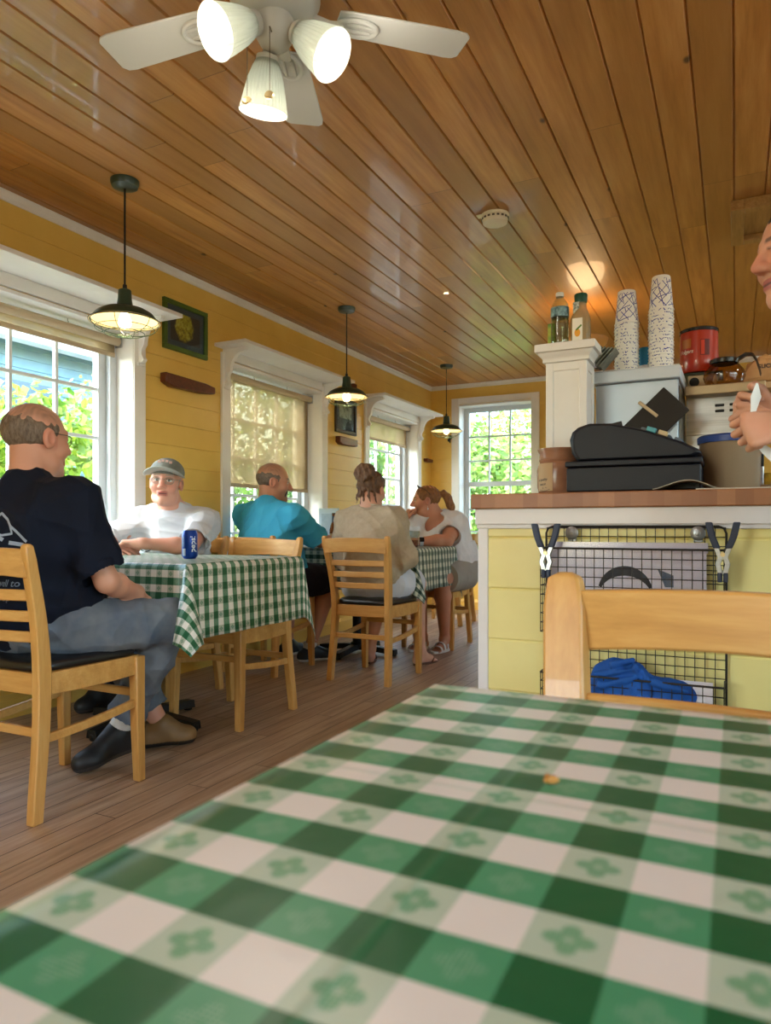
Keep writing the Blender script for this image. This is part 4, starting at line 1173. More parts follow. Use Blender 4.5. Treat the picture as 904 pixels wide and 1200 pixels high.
for zt, zb in ((-.064, -.31), (-.43, -.655)):
    bs = MB()
    grid(bs, lambda u, v: (u, -.105, v), -.245, .245, zb, zt, .0262, .0262)
    for s in (-.245, .245): grid(bs, lambda u, v, s=s: (s, u, v), -.105, -.012, zb, zt, .0262, .0262)
    grid(bs, lambda u, v: (u, v, zb), -.245, .245, -.105, -.012, .0262, .0262)
    bs.tube([(-.246, -.012, zt), (-.246, -.106, zt), (.246, -.106, zt), (.246, -.012, zt)], .003, 8)
    bs.build('basket', M['dark_metal'], wr)
for u in (-.172, .178):
    d = MB(); d.lathe([(.0, 0), (.019, 0), (.0205, .003), (.016, .006), (.006, .007), (.006, .011), (.0, .012)], (u, -.014, -.020), 28, (0, -1, 0)); d.box((u-.012, -.012, -.045), (u+.012, 0, -.02))
    d.build('mounting_disc', M['disc'], wr, bevel=.001)
def clamp(x, z, lab):
    r = thing('spring_clamp', lab, 'clamp', (x, 2.078, z))
    for s in (-1, 1):
        p = [(s*.034, 0, .098), (s*.026, 0, .060), (s*.014, 0, .028)]
        MB().sweep(p, [[(-.0090, -.009, 0), (.0090, -.009, 0), (.0090, .009, 0), (-.0090, .009, 0)]]*3).build('handle_grip', M['navy_rubber'], r, bevel=.003)
        MB().sweep([(s*.016, 0, .030), (s*.006, 0, .004), (s*.012, 0, -.014), (s*.005, 0, -.040)], [[(-.0065, -.007, 0), (.0065, -.007, 0), (.0065, .007, 0), (-.0065, .007, 0)]]*4).build('jaw', M['steel'], r, bevel=.001)
        MB().box((s*.001, -.009, -.062), (s*.013, .009, -.036)).build('jaw_pad', M['navy_rubber'], r, bevel=.003)
    MB().lathe([(.0, -.011), (.006, -.011), (.006, .011), (.0, .011)], (0, 0, .012), 14, (0, 1, 0)).build('pivot', M['brass'], r)
clamp(-.500, .803, 'navy-handled spring clamp on the wire rack corner nearest the white post')
clamp(-.030, .806, 'navy-handled spring clamp on the wire rack corner farther from the white post')
ps = thing('sleeved_sheet', 'white sheet in a plastic sleeve with a dark curved print, inside the upper basket', 'sheet', (-.285, 2.135, .71))
MB().box((-.212, -.002, -.11), (.214, .002, .133)).build('sheet', M['paper'], ps, smooth=False)
MB().box((-.216, -.0035, .108), (.218, .0035, .137)).build('binding_strip', simple('pale_strip', '#dedbe8', .35), ps, bevel=.001)
arc = []
for i in range(20):
    a = PI*(.12+.76*i/19); arc.append((.0+.075*math.cos(a), -.0045, -.02+.075*math.sin(a)))
w_ = [.004+.010*math.sin(PI*i/19) for i in range(20)]
MB().sweep(arc, [[tuple(nrm((p[0], 0, p[2]+.02))*q+V(0, h, 0)) for q, h in ((-w, 0), (w, 0), (w, .002), (-w, .002))] for p, w in zip(arc, w_)]).build('printed_arc', M['print_dark'], ps)
MB().prism([(.088, .062), (.130, .045), (.130, .012), (.108, .012)], 1, -.0035, -.0022).build('printed_corner', M['print_blue'], ps)
sl = MB(); sl.box((-.218, -.0045, -.112), (.222, -.004, .137)); sl.build('plastic_sleeve', glassy('sleeve_film', (246, 246, 250), .9, .12), ps, smooth=False)
tag(MB().box((-.045, -.002, -.16), (.05, .002, .025)).build('paper_sheet', M['paper'], smooth=False), 'plain white sheet standing in the lower basket beside the blue cloth', 'paper').location = (-.105, 2.13, .44)
# soda can
sc = thing('soda_can', 'blue soda can with white lettering on the checked tablecloth', 'can', (-2.085, 2.335, TZ+.002))
M['can_blue'] = simple('can_blue', '#0f3f9e', .3, .35)
MB().lathe([(.0, .006), (.020, .004), (.024, .0), (.0265, .003), (.033, .012), (.033, .104), (.0275, .117), (.0268, .120)], seg=40, capped=False).build('can_body', M['can_blue'], sc)
MB().lathe([(.0268, .1195), (.0272, .1215), (.0258, .1215), (.024, .117), (.0, .117)], seg=40, capped=False).build('can_lid', M['steel'], sc)
mb = MB(); mb.ball((.006, 0, .1182), (.011, .008, .0014), 12, 6); mb.build('pull_tab', M['steel'], sc)
va = math.atan2(-2.335, 2.085)                       # towards the room
vs, fs = text_mesh('pepsi', .033, .0003, 0, .0008)
MB().add(on_cyl([(-b, a+.062, c) for a, b, c in vs], .0333, va+.42), fs).build('lettering', simple('can_white', '#e6e9f2', .35), sc, smooth=False)
MB().add(*patch(.016, .030, .0333, va-.78, .028)).build('barcode_panel', simple('barcode_white', '#cfd8e6', .5, 0., '#7f93b8', 90., (1., 1., 12.)), sc)
MB().add(*patch(.014, .045, .0332, va-.95, .072)).build('fine_print', simple('can_pale_blue', '#5c86c4', .45, 0., '#1f4f9e', 80.), sc)

# plastic cup, beer bottle, napkin holder on the second table
pc = thing('plastic_cup', 'clear plastic cup with a white lid on the farther checked tablecloth', 'cup', (-1.895, 4.25, TZ+.002))
MB().lathe([(.0, .0), (.030, .0), (.032, .004), (.041, .105), (.0415, .112)], seg=32, capped=False).build('cup_body', M['clear'], pc)
MB().lathe([(.0, .004), (.029, .004), (.033, .05), (.0, .05)], seg=28).build('drink', glassy('iced_drink', (226, 190, 178), 1.2), pc)
MB().lathe([(.0405, .108), (.0435, .110), (.0435, .122), (.041, .126), (.041, .136), (.038, .139), (.0, .139)], seg=32, capped=False).build('lid', simple('white_lid', '#e6e8ec', .4), pc)
bb = thing('beer_bottle', 'amber bottle with a dark neck label beside the beige-sweater woman', 'bottle', (-2.53, 4.30, TZ+.002))
t = NT('amber_glass'); M['amber'] = t.surf(t.n('MixShader', {0: .5, 1: t.n('BsdfTransparent', {0: rgb('#c87822')}).outputs[0], 2: t.pbr(rgb('#9a5316'), .12)}).outputs[0])
MB().lathe([(.0, .0), (.029, .0), (.031, .006), (.031, .115), (.024, .145), (.0145, .170), (.0125, .215), (.0135, .222), (.0125, .228)], seg=28, capped=False).build('bottle_body', M['amber'], bb)
MB().lathe([(.0150, .170), (.0133, .212)], seg=24, capped=False).build('neck_label', simple('navy_label', '#1c2c52', .45), bb)
MB().lathe([(.0317, .03), (.0317, .09)], seg=28, capped=False).build('body_label', simple('pale_label', '#c9a05c', .5), bb)
MB().lathe([(.0135, .222), (.0145, .226), (.0135, .234), (.0, .235)], seg=20, capped=False).build('crown_cap', simple('dark_cap', '#3a1c14', .4), bb)
nh = thing('menu_stand', 'pale blue framed card standing behind the man in the bright blue shirt', 'card stand', (-2.72, 4.55, TZ+.002))
MB().box((-.085, -.006, 0), (.085, .006, .275)).build('card', simple('pale_blue_card', '#c3d3e6', .5), nh, bevel=.002)
MB().box((-.06, -.008, .05), (.06, -.0055, .235)).build('card_panel', simple('grey_blue_card', '#93a8c2', .5, 0., '#aebfd4', 20.), nh)
MB().box((-.06, -.035, 0), (.06, .035, .008)).build('foot', simple('pale_blue_card', '#c3d3e6', .5), nh, bevel=.002)
def wc(o):
    """keep a part given in world coordinates where it is under its parent"""
    p = o.parent
    if p is not None and p.type == 'EMPTY': o.matrix_parent_inverse = Matrix.Translation(-p.location)
    return o

# ------------------------------------------------------------------ signed-distance bodies
class SDF:
    def __init__(s, lo, hi, h):
        s.h = h; s.lo = np.array(lo, float)
        n = np.ceil((np.array(hi)-s.lo)/h).astype(int)+1
        s.ax = [np.float32(s.lo[i]) + np.arange(n[i], dtype=np.float32)*np.float32(h) for i in range(3)]
        s.D = np.full(tuple(n), 1., np.float32)
    def _sl(s, lo, hi):
        out = []
        for i in range(3):
            a = int(max(0, math.floor((lo[i]-s.lo[i])/s.h))); b = int(min(len(s.ax[i]), math.ceil((hi[i]-s.lo[i])/s.h)+1))
            if b <= a: return None
            out.append(slice(a, b))
        return tuple(out)
    def _grid(s, sl):
        return s.ax[0][sl[0]][:, None, None], s.ax[1][sl[1]][None, :, None], s.ax[2][sl[2]][None, None, :]
    def op(s, f, lo, hi, k=.01, mode='add'):
        m = max(k, .004)+2*s.h
        sl = s._sl(np.array(lo)-m, np.array(hi)+m)
        if sl is None: return s
        X, Y, Z = s._grid(sl); d = f(X, Y, Z).astype(np.float32); D = s.D[sl]
        k = max(k, 1e-4)
        if mode == 'add':
            hh = np.maximum(k-np.abs(D-d), 0)/k; s.D[sl] = np.minimum(D, d)-hh*hh*k*.25
        elif mode == 'sub':
            d = -d; hh = np.maximum(k-np.abs(D-d), 0)/k; s.D[sl] = np.maximum(D, d)+hh*hh*k*.25
        return s
    def cone(s, a, b, ra, rb, k=.01, mode='add', flat=False, sq=None):
        a = np.array(a, float); b = np.array(b, float); ab = b-a; L2 = float(ab@ab)+1e-12; L = math.sqrt(L2)
        def f(X, Y, Z):
            px, py, pz = X-a[0], Y-a[1], Z-a[2]
            t = (px*ab[0]+py*ab[1]+pz*ab[2])/L2
            if flat:
                tc = np.clip(t, 0, 1); q = np.sqrt((px-ab[0]*t)**2+(py-ab[1]*t)**2+(pz-ab[2]*t)**2)
                return np.maximum(q-(ra+(rb-ra)*tc), np.maximum(-t, t-1)*L)
            tc = np.clip(t, 0, 1)
            return np.sqrt((px-ab[0]*tc)**2+(py-ab[1]*tc)**2+(pz-ab[2]*tc)**2)-(ra+(rb-ra)*tc)
        r = max(ra, rb)
        return s.op(f, np.minimum(a, b)-r, np.maximum(a, b)+r, k, mode)
    def ell(s, c, r, R=None, k=.01, mode='add'):
        c = np.array(c, float); r = np.array(r, float)
        R = np.eye(3) if R is None else np.array(R, float)        # rows: local axes
        def f(X, Y, Z):
            px, py, pz = X-c[0], Y-c[1], Z-c[2]
            q = [(px*R[i][0]+py*R[i][1]+pz*R[i][2]) for i in range(3)]
            k0 = np.sqrt((q[0]/r[0])**2+(q[1]/r[1])**2+(q[2]/r[2])**2)
            k1 = np.sqrt((q[0]/r[0]**2)**2+(q[1]/r[1]**2)**2+(q[2]/r[2]**2)**2)+1e-9
            return k0*(k0-1)/k1
        e = np.abs(R.T)@r
        return s.op(f, c-e, c+e, k, mode)
    def chain(s, pts, rs, k=.01, mode='add'):
        for i in range(len(pts)-1): s.cone(pts[i], pts[i+1], rs[i], rs[i+1], k, mode)
        return s
    def keep(s, n, c):
        """keep only where (p-c).n < 0"""
        X, Y, Z = s.ax[0][:, None, None], s.ax[1][None, :, None], s.ax[2][None, None, :]
        s.D = np.maximum(s.D, ((X-c[0])*n[0]+(Y-c[1])*n[1]+(Z-c[2])*n[2]).astype(np.float32)); return s
    def mesh(s):
        D = s.D; D[0] = D[-1] = 1; D[:, 0] = D[:, -1] = 1; D[:, :, 0] = D[:, :, -1] = 1
        S = D < 0
        c = S[:-1, :-1, :-1].astype(np.int8)
        for i in range(8):
            if i: c = c + S[i & 1:D.shape[0]-1+(i & 1), (i >> 1) & 1:D.shape[1]-1+((i >> 1) & 1), (i >> 2):D.shape[2]-1+(i >> 2)]
        act = (c > 0) & (c < 8)
        ci = np.argwhere(act)
        idx = np.full(act.shape, -1, np.int32); idx[act] = np.arange(len(ci), dtype=np.int32)
        cor = np.empty((len(ci), 8), np.float32)
        for i in range(8): cor[:, i] = D[ci[:, 0]+(i & 1), ci[:, 1]+((i >> 1) & 1), ci[:, 2]+(i >> 2)]
        acc = np.zeros((len(ci), 3), np.float32); cnt = np.zeros(len(ci), np.float32)
        for a in range(8):
            for bit in (1, 2, 4):
                if a & bit: continue
                b = a | bit; da, db = cor[:, a], cor[:, b]
                x = (da < 0) != (db < 0); tt = np.where(x, da/(da-db+1e-20), 0)
                p = np.array([a & 1, (a >> 1) & 1, a >> 2], np.float32)[None, :] + tt[:, None]*np.array([bit == 1, bit == 2, bit == 4], np.float32)
                acc += np.where(x[:, None], p, 0); cnt += x
        vs = s.lo + (ci + acc/np.maximum(cnt, 1)[:, None])*s.h
        quads = []
        for ax in range(3):
            sh = [slice(None)]*3; sh2 = [slice(None)]*3
            sh[ax] = slice(0, -1); sh2[ax] = slice(1, None)
            A, B = S[tuple(sh)], S[tuple(sh2)]
            e = np.argwhere(A != B)
            o1, o2 = [(1, 2), (2, 0), (0, 1)][ax]
            ok = (e[:, o1] > 0) & (e[:, o2] > 0) & (e[:, o1] < idx.shape[o1]) & (e[:, o2] < idx.shape[o2]); e = e[ok]
            d1 = np.zeros(3, int); d1[o1] = 1; d2 = np.zeros(3, int); d2[o2] = 1
            g = lambda q: idx[q[:, 0], q[:, 1], q[:, 2]]
            q = np.stack([g(e-d1-d2), g(e-d2), g(e), g(e-d1)], 1)
            fl = A[e[:, 0], e[:, 1], e[:, 2]]
            q[~fl] = q[~fl][:, ::-1]
            quads.append(q)
        q = np.concatenate(quads); q = q[(q >= 0).all(1)]
        return vs, q

def np_mesh(name, vs, qs, m, parent=None, col=None, wrinkle=None):
    me = bpy.data.meshes.new(name)
    me.vertices.add(len(vs)); me.vertices.foreach_set('co', np.asarray(vs, np.float32).ravel())
    me.loops.add(len(qs)*4); me.loops.foreach_set('vertex_index', np.asarray(qs, np.int32).ravel())
    me.polygons.add(len(qs)); me.polygons.foreach_set('loop_start', np.arange(0, len(qs)*4, 4, dtype=np.int32))
    me.update(calc_edges=True)
    if wrinkle is not None:
        nb = np.empty(len(vs)*3, np.float32); me.vertices.foreach_get('normal', nb); nb = nb.reshape(-1, 3)
        vs = np.asarray(vs)+nb*wrinkle(np.asarray(vs))[:, None]
        me.vertices.foreach_set('co', np.asarray(vs, np.float32).ravel()); me.update()
    me.materials.append(m); me.shade_smooth()
    if col is not None:
        at = me.color_attributes.new('Col', 'FLOAT_COLOR', 'POINT')
        at.data.foreach_set('color', np.asarray(col, np.float32).ravel())
    o = bpy.data.objects.new(name, me); COL.objects.link(o)
    if parent is not None:
        o.parent = parent; o.matrix_parent_inverse = Matrix.Translation(-parent.location)
    return o

def waves(seed, n, lo, hi, amp, aniso=(1, 1, 1)):
    r = np.random.default_rng(seed); K = []
    for _ in range(n):
        d = nrm(r.normal(size=3)*np.array(aniso)); K.append((d*r.uniform(lo, hi), r.uniform(0, 6.28)))
    def f(p):
        o = np.zeros(len(p))
        w = p + .02*np.sin(p[:, [1, 2, 0]]*9+seed)
        for k, ph in K: o += 1-2*np.abs(np.sin(w@k+ph))**.8
        return amp*(o/math.sqrt(n)+.55)
    return f

def attr_mat(name, rough=.5, bump=0., bs=200., sss=0.):
    t = NT(name); a = t.n('Attribute', None, attribute_name='Col').outputs['Color']
    co = t.coord(); nz = t.noise(co, 35., 3., .6)
    c = t.mix(.25, a, t.mix(nz, (0.35, 0.35, 0.35, 1), (0.65, .65, .65, 1)), 'SOFT_LIGHT')
    return t.surf(t.pbr(c, rough, 0., t.bump(t.noise(co, bs, 2., .5), bump, .002) if bump else None))
M['skin'] = attr_mat('skin', .5, .08, 260.)
def fabric(name, c1, c2, rough=.85, sc=5., bump=.15, bs=500.):
    return simple(name, c1, rough, 0., c2, sc, None, bump, bs, spec=.25)

def head_frame(f, up=(0, 0, 1)):
    f = nrm(f); r = nrm(np.cross(f, np.array(up, float))); u = np.cross(r, f)
    return np.array([r, f, u])

def add_head(S, c, R, s=1., chin=1., wide=1., nose=1.):
    P = lambda x, y, z: np.array(c)+(R[0]*x*wide+R[1]*y+R[2]*z)*s
    E = lambda p, r, k=.01, mode='add', RR=R: S.ell(P(*p), np.array(r)*s, RR, k*s, mode)
    E((0, -.012, .036), (.076*wide, .096, .082), .01)
    E((0, .022, -.02), (.063*wide, .070, .088), .03)
    S.cone(P(-.036, .028, -.088), P(0, .066, -.102), .026*s*chin, .021*s*chin, .03*s); S.cone(P(.036, .028, -.088), P(0, .066, -.102), .026*s*chin, .021*s*chin, .03*s)
    for q in (-1, 1):
        E((q*.040, .062, -.030), (.026, .024, .028), .025)
        S.cone(P(q*.010, .086, .026), P(q*.046, .072, .026), .009*s, .008*s, .014*s)
        E((q*.031, .094, .004), (.017, .015, .012), .012, 'sub')
        E((q*.031, .076, .004), (.0145, .0135, .0128), .003)
        S.cone(P(q*.016, .088, .012), P(q*.046, .080, .011), .0045*s, .004*s, .006*s)
        E((q*.079, -.008, -.008), (.011, .022, .033), .008)
        E((q*.086, -.004, -.006), (.006, .012, .020), .006, 'sub')
    S.cone(P(0, .088, .016), P(0, .112*nose, -.026), .0085*s, .0135*s, .014*s)
    for q in (-1, 1): E((q*.013, .100, -.032), (.009, .011, .009), .008)
    S.cone(P(-.020, .085, -.0605), P(.020, .085, -.0605), .0055*s, .0055*s, .008*s); S.cone(P(-.008, .0905, -.060), P(.008, .0905, -.060), .006*s, .006*s, .008*s)
    S.cone(P(-.015, .086, -.0735), P(.015, .086, -.0735), .0075*s, .0075*s, .009*s)
    S.cone(P(-.024, .097, -.0668), P(.024, .097, -.0668), .0032*s, .0032*s, .004*s, 'sub')

def head_color(vs, base, c, R, s, col, brow=(90, 70, 55), lip=(176, 104, 92), eye=(70, 60, 50), stubble=None, thin=None):
    q = (vs-np.array(c))@R.T/s
    x, y, z = q[:, 0], q[:, 1], q[:, 2]
    near = (np.abs(z) < .14) & (np.linalg.norm(q, axis=1) < .16)
    def mixin(m, cc, a=1.):
        m = np.clip(m, 0, 1)[:, None]*a
        col[:, :3] = col[:, :3]*(1-m)+np.array(rgb(cc))[None, :3]*m
    sm = lambda v, a, b: np.clip((v-a)/(b-a), 0, 1)
    for sgn in (-1, 1):                              # cheeks, nose, ears flush
        d = np.sqrt((x-sgn*.042)**2+(z+.03)**2+(y-.07)**2); mixin(near*sm(d, .045, .01), (205, 120, 100), .45)
        d = np.sqrt((x-sgn*.080)**2+(z+.008)**2); mixin(near*sm(d, .04, .02)*(y < .03)*(y > -.04), (200, 118, 98), .45)
    d = np.sqrt(x**2+(z+.026)**2+(y-.11)**2); mixin(near*sm(d, .03, .01), (208, 120, 104), .5)
    mixin(near*(y > .07)*sm(np.abs(x), .030, .022)*sm(np.abs(z+.067), .0135, .010), lip)
    mixin(near*(y > .08)*sm(np.abs(x), .026, .02)*sm(np.abs(z+.0668), .0028, .0014), (70, 28, 26))
    for sgn in (-1, 1):
        ex = x-sgn*.031
        mixin(near*(y > .078)*sm(np.sqrt((ex/1.5)**2+((z-.002)/.62)**2), .0095, .0080), (226, 220, 212))
        mixin(near*(y > .078)*sm(np.sqrt(ex**2+(z-.002)**2), .0058, .0046), eye)
        mixin(near*(y > .070)*sm(np.abs(z-.0090+.08*ex*sgn), .0036, .0014)*sm(np.abs(ex), .017, .014), (88, 56, 46), .8)
        mixin(near*(y > .06)*sm(np.abs(z-.030+.10*np.abs(ex)), .0065, .0035)*sm(np.abs(ex-sgn*.002), .022, .017), brow, .8)
    if stubble is not None:
        mixin(near*sm(z, -.035, -.06)*sm(y, 0., .03), stubble, .28)
    if thin is not None:
        st = .5+.5*np.sin(x*420+np.sin(y*60+z*40)*2.5)*np.sin(y*90+x*50)
        mixin(near*sm(z, .035, .07)*sm(y, .07, .02)*(.35+.5*st), thin, .75)
    return col

def hand(S, w, d, pn, th, s=1., curl=(.35, .5, .45), spread=.06, tcurl=.3):
    """w wrist, d finger direction, pn palm-facing direction, th thumb side; all joined into S"""
    d = nrm(d); pn = nrm(np.array(pn)-d*np.dot(pn, d)); l = np.cross(d, pn); l = l*(1 if np.dot(l, th) > 0 else -1)
    w = np.array(w, float)
    def rot(v, a): return v*math.cos(a)+pn*math.sin(a)      # bend finger dir toward palm
    bases = []
    S.cone(w-d*.01, w+d*.03, .024*s, .022*s, .02)
    for i in range(4):
        off = (1.5-i)*.0205*s
        b = w+d*(.086-.004*abs(i-1))*s+l*off; bases.append(b)
        S.cone(w+d*.02*s+l*off*.6, b, .0150*s, .0118*s, .012)
    L = [(.043, .026, .021), (.047, .029, .022), (.044, .027, .021), (.035, .021, .019)]
    for i in range(4):
        a = 0.; p = bases[i]; dd = d+l*(1.5-i)*spread; dd = nrm(dd); r = [.0093, .0085, .0078, .0068]
        pts = [p-dd*.006]; rr = [.0098*s]
        for j in range(3):
            a += curl[j]*(1+.10*i); q = nrm(dd*math.cos(a)+pn*math.sin(a)); p = p+q*L[i][j]*s; pts.append(p); rr.append(r[j+1]*s*(.93 if i == 3 else 1))
        S.chain(pts, rr, .0028)
    p0 = w+d*.022*s+l*.020*s+pn*.006*s; t1 = nrm(d*.72+l*.72+pn*.25); t2 = nrm(d*.95+l*.25+pn*(.25+tcurl)); t3 = nrm(d+pn*(.3+tcurl*1.4)-l*.1)
    p1 = p0+t1*.042*s; p2 = p1+t2*.033*s; p3 = p2+t3*.025*s
    S.chain([p0, p1, p2, p3], [.0155*s, .0115*s, .0100*s, .0085*s], .006)

def limb_mid(a, b, t, off=(0, 0, 0)): return np.array(a)*(1-t)+np.array(b)*t+np.array(off)

class Person:
    def __init__(s, label, base, skin, res=.004):
        s.root = thing('person', label, 'person', base); s.res = res; s.skin = skin
    def bounds(s, pts, m=.2):
        p = np.array(pts); return p.min(0)-m, p.max(0)+m

def sub3(a, b): return np.array(a)-np.array(b)

def build_person(label, J, skin, fat=1., belly=0., head=None, hands=None, shirt=None, pants=None, shoes=None, feet='shoe', res=.004, head_opts=None, color_opts=None, bust=0., arm_r=1.):
    hp, ch = np.array(J['pelvis'], float), np.array(J['chest'], float)
    root = thing('person', label, 'person', (hp[0], hp[1], 0))
    shR, shL = np.array(J['shR']), np.array(J['shL'])
    rt = nrm(shR-shL); rt[2] = 0; rt = nrm(rt); fw = np.cross(np.array([0, 0, 1.]), rt)   # facing
    up = nrm(ch-hp); fwd = nrm(np.cross(up, rt)); R = np.array([rt, fwd, up])
    hc, hf = np.array(J['head']), J['face']; HR = head_frame(hf, J.get('headup', (0, 0, 1))); hs = J.get('hs', 1.)
    pts = [np.array(v) for k, v in J.items() if k not in ('face', 'headup', 'hs', 'toeR', 'toeL')]
    lo = np.min(pts, 0)-.24; hi = np.max(pts, 0)+.24; lo[2] = max(lo[2], -.01)
    # ---- body
    S = SDF(lo, hi, res)
    nk = limb_mid(shR, shL, .5)
    S.ell(limb_mid(hp, ch, .05), (.155*fat, .11*fat, .11), R, .05)
    S.ell(limb_mid(hp, ch, .45), (.135*fat, .10*fat+belly*.5, .16), R, .08)
    S.ell(ch, (.155*fat, .105*fat, .17), R, .08)
    S.cone(shR, shL, .045, .045, .08)
    for q in (shR, shL): S.cone(nk+np.array([0, 0, .045]), limb_mid(nk, q, .85), .050, .040, .06)
    neck_top = hc - HR[2]*.06*hs - HR[1]*.012
    S.cone(nk+np.array([0, 0, .0]), neck_top, .062*fat**.5, .053*fat**.3*hs, .03)
    S.cone(nk-fwd*.004+np.array([0, 0, .03]), hc-HR[2]*.03-HR[1]*.035, .055, .052*hs, .03)
    add_head(S, hc, HR, hs, **(head_opts or {}))
    for sd in ('R', 'L'):
        a, b, c = np.array(J['sh'+sd]), np.array(J['el'+sd]), np.array(J['wr'+sd])
        S.cone(a, limb_mid(a, b, .5), .050*arm_r, .047*arm_r, .04); S.cone(limb_mid(a, b, .5), b, .047*arm_r, .037*arm_r, .03)
        S.cone(b, limb_mid(b, c, .3), .037*arm_r, .039*arm_r, .02); S.cone(limb_mid(b, c, .3), c, .039*arm_r, .025*arm_r**.5, .02)
        if hands and hands.get(sd): hand(S, c, **hands[sd])
        h, k, f = np.array(J['hip'+sd]), np.array(J['kn'+sd]), np.array(J['an'+sd])
        S.cone(h, k, .082*fat, .056*fat**.5, .04)
        cal = nrm(np.cross(nrm(f-k), np.cross(nrm(k-h), nrm(f-k))))
        S.cone(k, limb_mid(k, f, .3, -cal*.012), .054*fat**.5, .055*fat**.5, .03); S.cone(limb_mid(k, f, .3, -cal*.012), f, .055*fat**.5, .034, .02)
        t = np.array(J['toe'+sd]); heel = f+np.array([0, 0, .0]); heel[2] = .035; heel = heel-nrm((t-f)*np.array([1, 1, 0]))*.03
        if feet != 'shoe':
            ball = t.copy(); ball[2] = .022
            S.cone(f, heel+np.array([0, 0, .0]), .032, .028, .02); S.cone(heel, limb_mid(heel, ball, .75), .028, .030, .02); S.cone(f, limb_mid(heel, ball, .6), .03, .025, .03)
            sdv = nrm(np.cross(nrm((t-f)*np.array([1, 1, 0])), (0, 0, 1)))
            for q in range(5):
                tb = limb_mid(heel, ball, .78)+sdv*(q-2)*.0145; tb[2] = .02
                te = tb+nrm((t-f)*np.array([1, 1, 0]))*(.05-.005*abs(q-1)); te[2] = .012
                S.cone(tb, te, .012, .008, .006)
    vs, qs = S.mesh()
    cv = np.tile(np.array(rgb(skin)), (len(vs), 1))
    n1 = np.sin(vs[:, 0]*31+np.sin(vs[:, 2]*23)*2)*np.sin(vs[:, 1]*27+vs[:, 2]*19)
    cv[:, :3] *= (1+.08*n1)[:, None]
    cv[:, 1:3] *= (1-.06*np.clip(n1, 0, 1))[:, None]
    cv = head_color(vs, skin, hc, HR, hs, cv, **(color_opts or {}))
    np_mesh('body', vs, qs, M['skin'], root, cv)
    # ---- shirt
    if shirt:
        g = shirt.get('loose', .012); S = SDF(lo, hi, shirt.get('res', .005))
        hem = shirt.get('hem', .0)
        S.ell(limb_mid(hp, ch, .10)+fwd*belly*.3, (.165*fat+g, .125*fat+g+belly*.4, .13), R, .06)
        S.ell(limb_mid(hp, ch, .45)+fwd*belly*.55, (.150*fat+g, .112*fat+g+belly*.7, .19), R, .10)
        S.ell(ch+fwd*bust*.2, (.165*fat+g, .112*fat+g+bust*.5, .185), R, .09)
        if bust:
            for q in (-1, 1): S.ell(ch+rt*q*.075+fwd*(.09+bust*.3)-up*.03, (.07, .06, .07), R, .05)
        S.cone(shR, shL, .046+g*.6, .046+g*.6, .09)
        for q in (shR, shL): S.cone(nk+np.array([0, 0, .040]), limb_mid(nk, q, .85), .050+g*.6, .042+g*.8, .06)
        for sd in ('R', 'L'):
            a, b, c = np.array(J['sh'+sd]), np.array(J['el'+sd]), np.array(J['wr'+sd])
            if shirt.get('long'):
                S.cone(a, b, .058*arm_r+g, .048*arm_r+g, .05); S.cone(b, limb_mid(b, c, .9), .048*arm_r+g, .036*arm_r+g*.7, .03)
                S.cone(limb_mid(b, c, .86), limb_mid(b, c, .99), .034*arm_r+g*.4, .033*arm_r+g*.4, .006, flat=True)
            else:
                e = limb_mid(a, b, shirt.get('sleeve', .72))
                S.cone(a, e, .054*arm_r+g*.9, .053*arm_r+g*1.5, .04, flat=True); S.cone(a, limb_mid(a, b, .1), .052*arm_r+g*.9, .053*arm_r+g, .06)
                S.cone(limb_mid(a, b, shirt.get('sleeve', .72)-.10), limb_mid(a, b, shirt.get('sleeve', .72)+.1), .047*arm_r+g*1.3, .047*arm_r+g*1.3, .003, 'sub', flat=True)
        # neck opening
        nb = nk+np.array([0, 0, .085])+fwd*.020
        if shirt.get('scoop') or shirt.get('collar'):
            S.cone(nb, neck_top+np.array([0, 0, .05]), shirt.get('neck', .068), shirt.get('neck', .068), .012, 'sub')
        else:                                            # close round collar that follows the neck
            rn = .068*fat**.5+g*.7
            S.cone(nk, nk+(neck_top-nk)*.08, rn, rn*.97, .05)
            S.cone(nk-fwd*.004+np.array([0, 0, .03]), nk-fwd*.004+(neck_top-nk)*.12, rn*.92, rn*.90, .05)
        if shirt.get('scoop'): S.ell(nk+fwd*.09+np.array([0, 0, .01]), (.072, .064, .062), R, .01, 'sub')
        if shirt.get('collar'):
            ring = []
            for i in range(24):
                a = 2*PI*i/24; ring.append(nb-np.array([0, 0, .045])+rt*math.cos(a)*.068+fwd*math.sin(a)*.064+np.array([0, 0, .010-.018*math.sin(a)]))
            for i in range(24): S.cone(ring[i], ring[(i+1) % 24], .013, .013, .008)
        if hem: S.keep((0, 0, -1), (0, 0, hem))
        vs, qs = S.mesh()
        o = np_mesh(shirt.get('name', 't_shirt'), vs, qs, shirt['mat'], root, None, waves(shirt.get('seed', 3), 7, 14, 34, shirt.get('fold', .0035), (1, 1, .7)))
        J['_shirt'] = o
